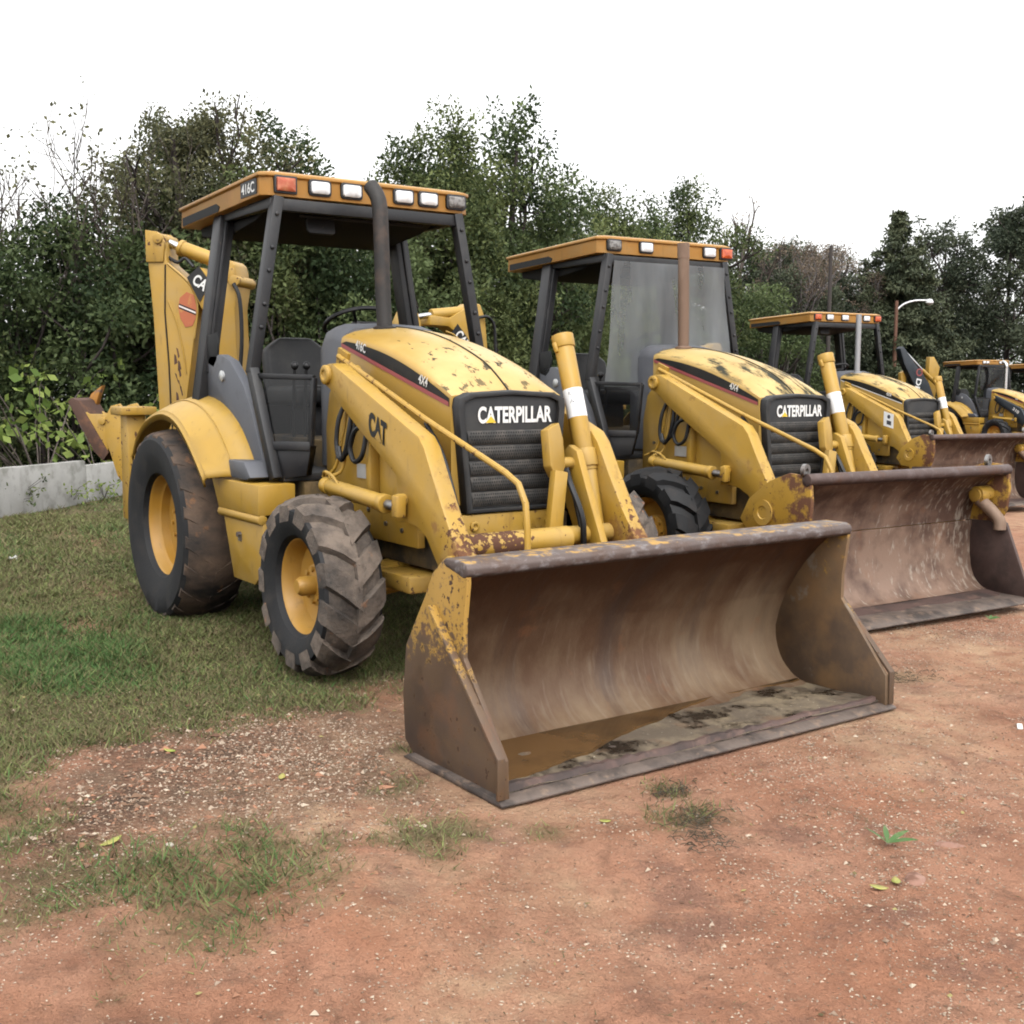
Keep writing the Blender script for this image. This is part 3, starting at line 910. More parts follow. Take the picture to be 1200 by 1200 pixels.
def fenders(T, cfg):
    for s in (-1, 1):
        outer = [(-.52, 1.05), (-.40, 1.19), (-.22, 1.295), (.02, 1.355), (.22, 1.365), (.42, 1.325), (.60, 1.23), (.76, 1.11), (.91, .98)]
        inner = [(-.55, 1.12), (-.38, 1.29), (-.12, 1.415), (.16, 1.475), (.42, 1.475), (.68, 1.425), (.92, 1.315), (1.10, 1.16), (1.22, 1.0)]
        co, ci = catmull([(x, s * 1.035, z) for x, z in outer], 4), catmull([(x, s * .79, z) for x, z in inner], 4)
        bm = BM()
        rows = []
        for a, b in zip(co, ci):
            row = []
            # outer lip turns down
            row.append(a + Vector((-.025, -s * .012, -.055)))
            row.append(a + Vector((-.006, 0, -.014)))
            for t in (.0, .06, .3, .6, 1.0):
                p = a.lerp(b, t) + Vector((0, 0, .012 * math.sin(PI * min(t * 1.1, 1))))
                if t == 0: p.y -= s * .012
                row.append(p)
            rows.append(row)
        loft(bm, rows)
        f = finish('fender', bm, 'yellow', T, ang=32)
        bm = BM()
        # crease weld line across the fender skin
        tube(bm, [a.lerp(b, .55) + Vector((0, 0, .014)) for a, b in zip(co, ci)][6:-1], .005, 5)
        finish('fender_seam', bm, 'yellow', f)
        m = f.modifiers.new('thickness', 'SOLIDIFY'); m.thickness = .012; m.offset = -1
        # body side below: box tank with rolled edge
        bm = BM()
        prism_y(bm, [(.76, .978), (1.50, .978), (1.50, .80), (.87, .80)], s * .70, s * .93)
        tube(bm, [(.86, s * .905, .775), (1.50, s * .905, .775)], .032, 12)
        prism_y(bm, [(.885, .755), (1.50, .755), (1.48, .47), (1.36, .38), (1.03, .38)], s * .66, s * .905)
        t_ = finish('side_tank' if s > 0 else 'battery_box', bm, 'yellow', T, bevel=.008)
        bm = BM()
        tube(bm, [(1.16, s * .90, .66), (1.16, s * .93, .66)], .016, 10); box(bm, 1.145, 1.175, s * .905 if s > 0 else -.918, s * .918 if s > 0 else -.905, .62, .66)
        finish('latch', bm, 'steel', t_)
        bm = BM()
        prism_y(bm, [(1.02, 1.10), (1.27, 1.10), (1.36, 1.01), (1.30, .992), (1.06, .995)], s * .76, s * .92)
        finish('step', bm, 'grey', T, bevel=.01)

def loader(T, cfg):
    am = cfg.get('arm_mat', 'yellow_arm')
    ym = 'yellow'
    arm = [(1.735, 1.665), (1.80, 1.668), (1.87, 1.640), (2.745, 1.300), (2.80, 1.245), (2.885, 1.10), (3.01, .90), (3.125, .75), (3.15, .68), (3.10, .60), (3.0, .59), (2.90, .70),
           (2.815, .80), (2.72, .845), (2.60, .86), (2.52, .85), (2.515, 1.09), (2.30, 1.205), (2.10, 1.315), (1.88, 1.44), (1.76, 1.525), (1.68, 1.555), (1.662, 1.61), (1.69, 1.65)]
    for s in (-1, 1):
        bm = BM()
        poly = arm
        y0, y1 = (s * .50, s * .60) if s < 0 else (.495, .585)
        prism_y(bm, poly, y0, y1)
        a = finish('loader_arm', bm, am, T, bevel=.010)
        yo = -.60 if s < 0 else .585
        for (px, pz, r_) in ((1.735, 1.605, .055), (3.07, .675, .07)):
            bm = BM()
            lathe(bm, [(r_, 0), (r_, s * .018), (r_ * .8, s * .024), (r_ * .5, s * .024), (r_ * .48, s * .016), (.001, s * .016)], (px, yo, pz), seg=26)
            finish('pivot_pin', bm, 'yellow_rusty', a, bevel=.002)
        bm = BM()
        lathe(bm, [(.035, 0), (.035, s * .04), (.018, s * .05), (.001, s * .05)], (2.60, yo, .97), seg=16)
        finish('pivot_pin', bm, 'yellow_rusty', a, bevel=.002)
        # lift cylinder
        bm = BM()
        yy = s * .640 if s < 0 else .63
        tube(bm, [(1.82, yy, .985), (2.46, yy, .945)], .044, 20)
        tube(bm, [(2.44, yy, .946), (2.49, yy, .942)], .050, 20)
        tube(bm, [(1.78, yy, .988), (1.84, yy, .984)], .049, 16)
        c = finish('lift_cylinder', bm, ym, T, bevel=.004)
        bm = BM()
        tube(bm, [(2.50, yy, .942), (2.60, yy, .938)], .026, 14)
        finish('cylinder_rod', bm, 'steel', c)
        bm = BM()
        box(bm, 2.585, 2.645, yy - .03, yy + .03, .885, 1.0)
        finish('rod_end', bm, 'yellow_rusty', c, bevel=.012)
        # loader tower plate
        bm = BM()
        prism_y(bm, [(1.50, 1.50), (1.66, 1.66), (1.80, 1.66), (2.08, 1.50), (2.45, 1.15), (2.52, .92), (2.52, .70), (1.45, .70), (1.45, 1.3)], s * .43, s * .475)
        box(bm, 2.06, 2.115, *(sorted((s * .475, s * .535))), .93, 1.30)
        box(bm, 1.66, 2.05, *(sorted((s * .475, s * .487))), .90, .92)
        finish('loader_tower', bm, ym, T, bevel=.006)
        if s < 0:
            if cfg.get('arm_text', True):
                sl = (.93, 0, -.30)
                text('arm_lettering', 'CAT', (2.232, -.6025, 1.300), sl, (.05, 0, 1), .118, 'decal_black', a, width=.205, bold=.05)
                bm = BM()
                bm.faces.new([bm.verts.new((2.335 + q * .93, -.6042, 1.262 + w_ - q * .30)) for q, w_ in ((-.04, 0), (.045, 0), (.003, .05))])
                finish('triangle_emblem', bm, am, a)
            if cfg.get('arm_sign'):
                bm = BM()
                prism_y(bm, [(2.54, 1.14), (2.72, 1.10), (2.72, 1.30), (2.54, 1.34)], -.600, -.604)
                sg = finish('arm_sign', bm, 'sticker', a)
                bm = BM()
                prism_y(bm, [(2.60, 1.16), (2.68, 1.142), (2.68, 1.20), (2.60, 1.217)], -.604, -.606)
                lathe(bm, [(.028, 0), (.028, -.002), (.001, -.002)], (2.635, -.604, 1.265), seg=16)
                finish('sign_symbol', bm, 'ink', sg)
            if cfg.get('arm_number'):
                text('arm_lettering', cfg['arm_number'], (2.45, -.603, 1.26), (.85, 0, -.5), (.5, 0, .85), .09, 'decal_white', a, width=.26, bold=.03)
    # bucket level rod on the near arm
    bm = BM()
    pts = [(1.66, -.49, 1.712), (2.0, -.485, 1.592), (2.6, -.47, 1.378), (3.30, -.455, 1.150), (3.40, -.453, 1.105), (3.455, -.452, 1.02), (3.47, -.452, .90), (3.48, -.452, .70)]
    tube(bm, pts, .0155, 10)
    bar(bm, (1.62, -.47, 1.715), (1.74, -.47, 1.675), .02, .10)
    finish('level_rod', bm, 'yellow_rusty' if cfg.get('rusty_rod') else 'yellow', T)
    # cross tube between the arms
    bm = BM()
    tube(bm, [(2.98, -.51, .76), (2.98, .15, .76)], .066, 24)
    tube(bm, [(2.90, .10, .76), (2.90, .50, .76)], .05, 20)
    x = finish('cross_tube', bm, cfg.get('cross_mat', 'cross'), T)
    # tilt cylinder standing between the fork plates of the far arm
    bm = BM()
    A = Vector((2.775, .45, 1.085)); B = Vector((2.535, .45, 1.825))
    d = (B - A).normalized()
    tube(bm, [A - d * .35, A + d * .02], [.032, .05], 18)
    tube(bm, [A, B - d * .02], .0545, 28)
    tube(bm, [B - d * .075, B], .062, 28)
    tube(bm, [B - d * .10 + Vector((.0, -.055, 0)), B - d * .045 + Vector((0, -.064, 0))], .015, 10)
    tube(bm, [A + d * .02, A + d * .12], .066, 24)
    tube(bm, [A + Vector((0, -.22, .05)), A + Vector((0, .06, .05))], .032, 14)
    tc = finish('tilt_cylinder', bm, ym, T, bevel=.006)
    if cfg.get('label', True):
        bm = BM()
        l0, l1 = A + d * .30, A + d * .462
        u = Vector((0, 1, 0)); w = d.cross(u)
        rows = []
        for p in (l0, l1):
            rows.append([p + (w * math.cos(a) + u * math.sin(a)) * .0555 for a in np.linspace(0, 2 * PI, 29)])
        loft(bm, rows)
        lb = finish('paper_label', bm, 'sticker', tc)
        def on(theta, h):
            return A + d * h + (w * math.cos(theta) + u * math.sin(theta)) * .0563
        bm = BM()
        # the camera-facing side of the tube
        base = math.atan2(-.57, .82 if w.x > 0 else -.82)
        def stroke(t0, t1, h0, h1, th=.006):
            V = [bm.verts.new(on(base + a, h)) for a, h in ((t0, h0), (t1, h1), (t1, h1 + th), (t0, h0 + th))]
            bm.faces.new(V)
        sg_ = 1 if w.x > 0 else -1
        for (t0, t1, h0, h1) in cfg.get('label_strokes', ()):
            stroke(sg_ * t0, sg_ * t1, h0, h1)
        if len(bm.faces):
            finish('handwriting', bm, 'ink', lb)
        else:
            bm.free()
    for y in (.335, .575) if False else (.335,):
        bm = BM()
        prism_y(bm, [(2.70, 1.19), (2.75, 1.23), (2.82, 1.20), (2.90, 1.02), (3.05, .71), (3.10, .60), (2.98, .56), (2.86, .66), (2.70, .96)], y, y + .045)
        finish('fork_plate', bm, ym, T, bevel=.007)
    bm = BM()
    O = (2.80, .185, 1.185)
    frame_prism(bm, [(-.055, .13), (.045, .165), (.07, .08), (.07, -.07), (.03, -.12), (-.02, -.12), (-.055, -.06)], O, (-.30, 1, 0), (-.15, 0, 1), (1, .30, .15), -.02, .03)
    lk = finish('tilt_link', bm, ym, T, bevel=.006)
    bm = BM()
    bar(bm, (2.86, .19, 1.10), (2.90, .115, .72), .085, .05, up=(1, 0, 0))
    finish('link_bar', bm, ym, lk, bevel=.006)
    # hydraulic hoses and steel lines by the pivot
    def hose(pts, r=.011, m='hose', nm='hydraulic_hose'):
        bm = BM(); tube(bm, catmull(pts, 6), r, 8)
        return finish(nm, bm, m, T)
    hose([(1.80, -.52, 1.45), (1.79, -.56, 1.35), (1.78, -.57, 1.22), (1.82, -.57, 1.14), (1.92, -.56, 1.20), (1.96, -.54, 1.34), (2.0, -.52, 1.43)], .014)
    hose([(1.90, -.52, 1.46), (1.93, -.56, 1.33), (1.90, -.57, 1.20), (1.84, -.57, 1.13), (1.79, -.56, 1.2)], .014)
    hose([(2.08, -.54, 1.33), (2.00, -.565, 1.30), (1.95, -.57, 1.20), (2.0, -.57, 1.13), (2.08, -.565, 1.17), (2.10, -.545, 1.30)], .014)
    hose([(1.79, -.50, 1.44), (1.77, -.53, 1.25), (1.72, -.55, 1.08), (1.60, -.57, 1.02)], .010, 'yellow', 'steel_line')
    hose([(1.84, -.50, 1.44), (1.83, -.53, 1.22), (1.80, -.55, 1.07), (1.74, -.60, 1.03)], .010, 'yellow', 'steel_line')
    hose([(1.70, -.60, .98), (1.78, -.65, 1.06), (1.90, -.66, 1.05), (2.0, -.66, .99)], .009, 'yellow', 'steel_line')
    hose([(2.80, .27, 1.10), (2.90, .24, 1.02), (2.97, .26, .86), (2.96, .28, .70)], .017)
    hose([(2.78, .30, 1.12), (2.86, .285, .98), (2.92, .29, .80), (2.93, .29, .70)], .012)
    hose([(2.60, -.47, 1.36), (2.75, -.46, 1.20), (2.90, -.47, .95), (3.0, -.48, .78)], .012)
    for (bx, bz) in ((2.30, .92), (2.42, .92), (2.18, .80), (2.36, .78), (1.60, .92), (1.60, 1.12), (2.45, 1.02), (1.98, .86)):
        bm = BM()
        lathe(bm, [(.014, 0), (.014, -.010), (.001, -.011)], (bx, -.475, bz), seg=6)
        finish('tower_bolt', bm, 'steel', T)
    bm = BM()
    bar(bm, (2.09, -.52, 1.33), (2.50, -.52, 1.09), .014, .016)
    tube(bm, [(2.06, -.54, 1.345), (2.12, -.54, 1.31)], .013, 8)
    finish('steel_line', bm, 'yellow', T)
    bm = BM()
    box(bm, 1.87, 2.03, -.490, -.4865, 1.03, 1.11)
    finish('data_plate', bm, 'galv', T)

def chassis(T, cfg):
    bm = BM()
    for s in (-1, 1):
        box(bm, -.9, 2.66, *(sorted((s * .30, s * .40))), .58, .86)
    box(bm, .1, 2.55, -.31, .31, .62, 1.2)
    box(bm, .35, 1.45, -.62, .62, .45, .98)
    finish('frame', bm, 'under', T, bevel=.01)
    bm = BM()
    box(bm, 2.52, 2.70, -.345, .345, .66, .880)
    for y in (-.24, .24):
        lathe(bm, [(.028, 0), (.028, .012), (.014, .014), (.012, .006), (.001, .006)], (2.70, y, .82), axis=(1, 0, 0), u=(0, 1, 0), seg=14)
    b = finish('front_bumper', bm, 'yellow_rusty', T, bevel=.008)
    if cfg.get('arm_text', True):
        text('bumper_lettering', 'CAT', (2.703, .06, .79), (0, 1, 0), (0, 0, 1), .05, 'yellow_rusty', b, width=.13, extrude=.004)
    bm = BM()
    prism_x(bm, [(-.66, .44), (-.5, .40), (-.2, .44), (.2, .44), (.5, .40), (.66, .44), (.66, .53), (.45, .57), (.2, .62), (-.2, .62), (-.45, .57), (-.66, .53)], 2.02, 2.18)
    box(bm, 2.06, 2.52, -.2, .2, .52, .64)
    box(bm, 2.2, 2.56, -.55, -.30, .47, .56)
    tube(bm, [(2.26, -.62, .47), (2.26, .62, .47)], .03, 12)
    finish('front_axle', bm, 'yellow_rusty', T, bevel=.012)
    bm = BM()
    tube(bm, [(0, -.7, .60), (0, .7, .60)], .13, 20)
    bmesh.ops.create_uvsphere(bm, u_segments=20, v_segments=12, radius=.25, matrix=Matrix.Translation((0, 0, .60)))
    finish('rear_axle', bm, 'under', T)
    # backhoe carriage with stabilisers folded up
    bm = BM()
    box(bm, -.98, -.70, -.95, .95, .50, .72)
    box(bm, -1.05, -.9, -.30, .30, .5, 1.35)
    finish('backhoe_carriage', bm, 'yellow_rusty', T, bevel=.015)
    for s in (-1, 1):
        bm = BM()
        prism_y(bm, [(-.98, .55), (-.78, .55), (-.80, 1.35), (-.96, 1.35)], s * .84, s * .98)
        box(bm, -1.0, -.72, *(sorted((s * .78, s * 1.04))), 1.32, 1.38)
        finish('stabiliser', bm, 'yellow_rusty', T, bevel=.01)

def stack(T, cfg):
    k = cfg.get('stack', 'dark')
    bm = BM()
    if k == 'dark':
        pts = catmull([(1.50, -.10, 1.87), (1.48, -.10, 2.1), (1.465, -.10, 2.45), (1.452, -.10, 2.60), (1.425, -.105, 2.675), (1.37, -.115, 2.735)], 6)
        tube(bm, pts, .047, 20); m = 'stack_dark'
    elif k == 'rust':
        tube(bm, [(1.50, -.10, 1.86), (1.49, -.10, 2.3), (1.48, -.10, 2.66)], .046, 20); m = 'stack_rust'
        tube(bm, [(1.48, -.10, 2.62), (1.475, -.10, 2.74)], .050, 20)
    elif k == 'steel':
        tube(bm, [(1.50, -.10, 1.86), (1.50, -.10, 2.76)], .042, 16); m = 'stack_steel'
    else:
        pts = catmull([(1.60, .05, 1.85), (1.60, .05, 2.5), (1.60, .05, 2.62), (1.56, .05, 2.70), (1.46, .05, 2.75)], 5)
        tube(bm, pts, .055, 16); m = 'chrome'
    lathe(bm, [(.07, 0), (.07, .02), (.052, .03)], (pts[0] if k in ('dark', 'chrome') else (1.50, -.10, 1.875)), axis=(0, 0, 1), seg=20)
    finish('exhaust_stack', bm, m, T)

def plane_frame(O, ang):
    a = R(ang)
    return Vector((O[0], O[1], 0)), Vector((math.cos(a), math.sin(a), 0)), Vector((0, 0, 1)), Vector((-math.sin(a), math.cos(a), 0))

def backhoe(T, cfg):
    kind = cfg.get('hoe', 'up')
    if kind == 'up':      # boom folded upright, dipper hanging outside it, swung to the near side
        O, U, V, W = plane_frame((-1.1, .1), 225)
        def P(poly, d0, d1, name, m, parent, bev=.012, lab=None):
            bm = BM(); frame_prism(bm, poly, O, U, V, W, d0, d1)
            return finish(name, bm, m, parent, bevel=bev, label=lab)
        def at(s, z, d=0.0):
            return O + U * s + V * z + W * d
        boom = [(.30, .62), (-.02, .62), (.03, 1.10), (.055, 1.74), (.065, 2.13), (.035, 2.30), (.06, 2.47), (.10, 2.505), (.19, 2.49), (.235, 2.36), (.36, 2.46), (.46, 2.37), (.35, 2.14), (.25, 2.02), (.25, 1.4)]
        b = P(boom, -.13, .13, 'backhoe_boom', 'yellow', T)
        bm = BM()
        for d_ in (-.145, .12):
            frame_prism(bm, [(.05, 2.33), (.13, 2.34), (.14, 2.45), (.06, 2.44)], O, U, V, W, d_, d_ + .025)
        tube(bm, [at(.05, 2.34, -.17), at(.05, 2.34, .17)], .045, 16)
        finish('boom_pin', bm, 'yellow_rusty', b, bevel=.004)
        dia = [(.455, 2.375), (.352, 2.462), (.262, 2.335), (.352, 2.18)]
        P(dia, .130, .136, 'boom_decal', 'decal_black', b, 0)
        text('boom_lettering', 'CAT', at(.415, 2.335, .138), -U * .75 + V * -.5, V * .8 - U * .5, .085, 'decal_white', b, width=.17, bold=.03)
        # dipper
        dip = [(.66, 2.70), (.72, 2.735), (.80, 2.735), (.795, 2.5), (.765, 2.09), (.74, 1.36), (.80, .80), (.92, .66), (.86, .60), (.66, .70), (.53, 1.0), (.50, 1.42), (.385, 2.13), (.41, 2.26), (.475, 2.36), (.63, 2.49)]
        s_ = P(dip, -.11, .11, 'backhoe_dipper', 'yellow', T)
        bm = BM()
        tube(bm, [at(*p, .113) for p in ((.645, 2.48), (.66, 2.1), (.64, 1.7), (.635, 1.36), (.62, 1.0))], .007, 6)
        finish('weld_groove', bm, 'hoodseam', s_)
        bm = BM()
        tube(bm, [at(p.x, p.y, .113) for p in catmull([(.63, 2.20, 0), (.56, 2.02, 0), (.515, 1.80, 0), (.495, 1.62, 0)], 4)], .008, 6)
        tube(bm, [at(p.x, p.y, .108) for p in catmull([(.63, 2.49, 0), (.475, 2.36, 0), (.41, 2.26, 0), (.385, 2.13, 0), (.42, 1.9, 0)], 4)], .010, 6)
        finish('edge_rib', bm, 'yellow', s_)
        # knuckle at the top
        bm = BM()
        for d_ in (-.13, .09):
            frame_prism(bm, [(.655, 2.50), (.64, 2.66), (.70, 2.735), (.80, 2.75), (.80, 2.5)], O, U, V, W, d_, d_ + .04)
        tube(bm, [at(.69, 2.68, -.15), at(.69, 2.68, .15)], .04, 14)
        finish('dipper_knuckle', bm, 'yellow_rusty', s_, bevel=.006)
        disc = [(.41, 2.24), (.47, 2.265), (.53, 2.22), (.545, 2.14), (.53, 2.06), (.49, 1.99), (.43, 2.0), (.40, 2.06), (.39, 2.14)]
        dc = P(disc, .110, .115, 'round_decal', 'decal_disc', s_, 0)
        for zz, mm in ((2.112, 'decal_black'), (2.126, 'decal_white'), (2.140, 'decal_black')):
            P([(.398, zz - .03), (.538, zz + .025), (.538, zz + .036), (.398, zz - .019)], .115, .1165, 'decal_bar', mm, dc, 0)
        bm = BM()     # rust run down the dipper side
        for k in range(9):
            z0 = 1.82 - .05 * k; s0 = .56 + .02 * math.sin(k * 1.9)
            frame_prism(bm, [(s0, z0), (s0 + .014, z0 + .01), (s0 + .02 * math.sin(k), z0 - .075), (s0 - .012, z0 - .06)], O, U, V, W, .110, .1125)
        finish('rust_scrape', bm, 'rust', s_)
        # dipper cylinder across the top
        bm = BM()
        tube(bm, [at(.55, 2.615), at(.27, 2.515)], .058, 18); tube(bm, [at(.57, 2.622), at(.54, 2.611)], .066, 18)
        c = finish('dipper_cylinder', bm, 'yellow', T, bevel=.004)
        bm = BM(); tube(bm, [at(.68, 2.665), at(.55, 2.615)], .033, 14); finish('cylinder_rod', bm, 'chrome', c)
        bm = BM(); tube(bm, catmull([at(.66, 2.55, .05), at(.56, 2.50, .07), at(.50, 2.53, .06), at(.42, 2.46, .08)], 5), .014, 8); finish('hydraulic_hose', bm, 'hose', T)
        bm = BM(); tube(bm, catmull([at(.05, 2.32, .17), at(-.0, 2.2, .18), at(-.01, 1.9, .18), at(.02, 1.6, .17)], 5), .016, 8); finish('hydraulic_hose', bm, 'hose', T)
        # bucket curled up at the dipper foot
        sidep = [(.86, .60), (.80, .80), (.90, .97), (1.0, 1.30), (1.06, 1.385), (1.14, 1.365), (1.195, 1.28), (1.345, 1.30), (1.39, 1.345), (1.44, 1.33), (1.27, 1.0), (1.05, .72)]
        bk = None
        bm = BM()
        for d_ in (-.15, .12):
            frame_prism(bm, [(.86, .62), (.82, .80), (.92, .98), (1.0, 1.30), (1.06, 1.385), (1.14, 1.365), (1.19, 1.27), (1.20, 1.12), (1.10, .80), (.96, .62)], O, U, V, W, d_, d_ + .03)
        frame_prism(bm, [(.90, .64), (.86, .80), (.92, .96), (1.02, 1.2), (1.10, 1.24), (1.14, 1.12), (1.06, .80), (.96, .66)], O, U, V, W, -.12, .12)
        for (p, q) in ((1.075, 1.325), (1.215, 1.245)):
            tube(bm, [at(p, q, -.165), at(p, q, .165)], .032, 14)
        bk = finish('backhoe_bucket', bm, 'yellow_rusty', T, bevel=.006)
        bm = BM()
        for d_ in (-.145, .105):
            frame_prism(bm, [(1.16, 1.30), (1.345, 1.30), (1.40, 1.345), (1.46, 1.33), (1.30, 1.0), (1.22, .93), (1.13, 1.10)], O, U, V, W, d_, d_ + .04)
        finish('bucket_cheek', bm, 'yellow_rusty', bk, bevel=.006)
        bm = BM()
        frame_prism(bm, [(1.42, 1.41), (1.475, 1.43), (1.51, 1.40), (1.30, 1.0), (1.22, .92), (1.17, .99)], O, U, V, W, -.155, .155)
        finish('bucket_blade', bm, 'rust', bk, bevel=.006)
        for d_ in (-.115,):
            bm = BM()
            frame_prism(bm, [(1.40, 1.36), (1.47, 1.41), (1.44, 1.46), (1.34, 1.53), (1.38, 1.43)], O, U, V, W, d_ - .03, d_ + .03)
            finish('tooth', bm, 'tooth', bk, bevel=.005)
        bm = BM()
        frame_prism(bm, [(.985, 1.20), (.93, 1.25), (.84, 1.10), (.76, .95), (.80, .90), (.90, 1.0)], O, U, V, W, -.05, .05)
        tube(bm, [at(.97, 1.24), at(.99, 1.31)], .03, 10)
        finish('bucket_link', bm, 'yellow_rusty', T, bevel=.006)
    elif kind == 'side':  # boom lying lower, swung fully to the near side: broadside to the front
        # local frame chosen so that the plane stands square across the rear of the machine
        O, U, V, W = plane_frame((-1.72, -.38), 270)
        def P(poly, d0, d1, name, m, parent, bev=.012):
            bm = BM(); frame_prism(bm, poly, O, U, V, W, d0, d1)
            return finish(name, bm, m, parent, bevel=bev)
        def at(s, z, d=0.0):
            return O + U * s + V * z + W * d
        b = P([(-.10, .70), (.12, .70), (.16, 1.6), (.06, 2.05), (.22, 2.17), (.44, 2.18), (.42, 2.28), (.20, 2.26), (.02, 2.36), (-.06, 2.42), (-.16, 2.41), (-.22, 2.27), (-.26, 1.85), (-.20, 1.2)], -.13, .13, 'backhoe_boom', 'yellow', T)
        P([(-.015, 2.04), (.115, 2.20), (.20, 2.09), (.10, 1.86)], .130, .136, 'boom_decal', 'decal_black', b, 0)
        text('boom_lettering', 'CAT', at(.155, 2.085, .139), -U * .6 - V * .55 * -0.0 - V * .8, V * .6 - U * .75, .10, 'decal_white', b, width=.19, bold=.03)
        bm = BM(); tube(bm, catmull([at(.26, 2.12, .14), at(.16, 2.08, .15), at(.06, 1.98, .14), at(.0, 1.86, .14)], 4), .010, 6); finish('edge_rib', bm, 'yellow', b)
        s_ = P([(.55, 2.30), (.70, 2.32), (.76, 2.20), (.78, 1.5), (.74, .8), (.64, .8), (.60, 1.5), (.50, 2.1)], -.10, .10, 'backhoe_dipper', 'yellow', T)
        P([(.40, 2.10), (.62, 2.22), (.66, 2.10), (.52, 1.98), (.40, 1.98)], -.09, .09, 'dipper_knuckle', 'yellow_rusty', s_)
        bm = BM(); tube(bm, [at(-.02, 2.33, .05), at(.38, 2.285, .05)], .062, 18); c = finish('dipper_cylinder', bm, 'yellow', T, bevel=.004)
        bm = BM(); tube(bm, [at(.38, 2.285, .05), at(.60, 2.25, .05)], .03, 12); finish('cylinder_rod', bm, 'chrome', c)
        bm = BM(); tube(bm, catmull([at(-.05, 2.25, .16), at(-.22, 2.28, .17), at(-.31, 2.18, .16), at(-.33, 1.95, .15), at(-.36, 1.7, .15)], 6), .016, 8); finish('hydraulic_hose', bm, 'hose', T)
        bm = BM(); frame_prism(bm, [(.62, .82), (.80, .80), (1.0, .55), (.95, .45), (.60, .5)], O, U, V, W, -.25, .25); finish('backhoe_bucket', bm, 'yellow_rusty', T, bevel=.02)
    elif kind == 'tall':  # dark boom reaching high to the side
        O, U, V, W = plane_frame((-1.2, -.2), 262)
        def at(s, z, d=0.0):
            return O + U * s + V * z + W * d
        bm = BM()
        frame_prism(bm, [(-.15, .7), (.35, .7), (.62, 1.7), (1.25, 2.72), (1.42, 3.2), (1.30, 3.28), (1.05, 3.0), (.20, 2.05), (-.05, 1.5)], O, U, V, W, -.13, .13)
        b = finish('backhoe_boom', bm, 'navy', T, bevel=.015)
        text('boom_lettering', 'DEERE', at(.52, 2.20, .14), U * .22 - V * 1.0, V * .2 + U * 1, .20, 'decal_white', b, width=.95, bold=.02)
        bm = BM(); lathe(bm, [(.13, 0), (.13, .006), (.09, .006), (.09, 0)], at(.62, 2.42, .131), axis=W, u=U, seg=24, closed=True); finish('boom_emblem', bm, 'decal_red', b)
        bm = BM()
        tube(bm, [at(.42, 2.50, .0), at(-.25, 1.98, 0)], .07, 14)
        c = finish('boom_cylinder', bm, 'yellow', T)
        bm = BM(); tube(bm, [at(1.22, 3.18), at(.42, 2.50)], .045, 12); finish('cylinder_rod', bm, 'chrome', c)
        bm = BM(); frame_prism(bm, [(.95, 2.5), (1.15, 2.4), (1.1, 1.2), (.95, 1.0)], O, U, V, W, -.3, -.12); finish('backhoe_dipper', bm, 'yellow', T, bevel=.015)
        bm = BM(); frame_prism(bm, [(-.55, 2.6), (-.30, 2.95), (-.12, 2.95), (-.10, 2.0), (-.4, 1.5)], O, U, V, W, -.5, -.3); finish('boom_guard', bm, 'yellow', T, bevel=.015)

def backhoe_loader(label, loc, yaw, cfg):
    T = thing('backhoe_loader', label, 'backhoe loader', loc, yaw, 'backhoe loaders parked in a row')
    chassis(T, cfg); wheels(T, cfg); hood(T, cfg); canopy(T, cfg); cab(T, cfg); fenders(T, cfg); loader(T, cfg); stack(T, cfg); backhoe(T, cfg)
    if cfg.get('has_bucket', True):
        (clam_bucket if cfg.get('pale_bucket') else bucket)(T, cfg)
    if cfg.get('bar_right'):
        bm = BM(); tube(bm, catmull([(1.0, .86, 1.55), (1.0, .93, 1.95), (1.0, .90, 2.0), (1.0, .80, 2.0)], 5), .014, 8)
        finish('grab_rail', bm, 'black', T)
    return T

# ------------------------------------------------------------------ value noise for ground shaping
def _hash(ix, iy, seed):
    h = (ix * 374761393 + iy * 668265263 + seed * 982451653) & 0xffffffff
    h = ((h ^ (h >> 13)) * 1274126177) & 0xffffffff
    return ((h ^ (h >> 16)) & 0xffff) / 65535.0

def vnoise(x, y, seed=0):
    x = np.asarray(x, float); y = np.asarray(y, float)
    ix = np.floor(x).astype(np.int64); iy = np.floor(y).astype(np.int64)
    fx = x - ix; fy = y - iy
    fx = fx * fx * (3 - 2 * fx); fy = fy * fy * (3 - 2 * fy)
    a = _hash(ix, iy, seed); b = _hash(ix + 1, iy, seed); c = _hash(ix, iy + 1, seed); d = _hash(ix + 1, iy + 1, seed)
    return (a * (1 - fx) + b * fx) * (1 - fy) + (c * (1 - fx) + d * fx) * fy

def fbm(x, y, seed=0, oct=4):
    s = 0; amp = .5; f = 1.0
    for o in range(oct):
        s = s + amp * (vnoise(np.asarray(x) * f, np.asarray(y) * f, seed + o) - .5) * 2
        amp *= .5; f *= 2.03
    return s

def FB(x, y, seed=0):
    return float(fbm(np.array([x]), np.array([y]), seed, 3)[0])

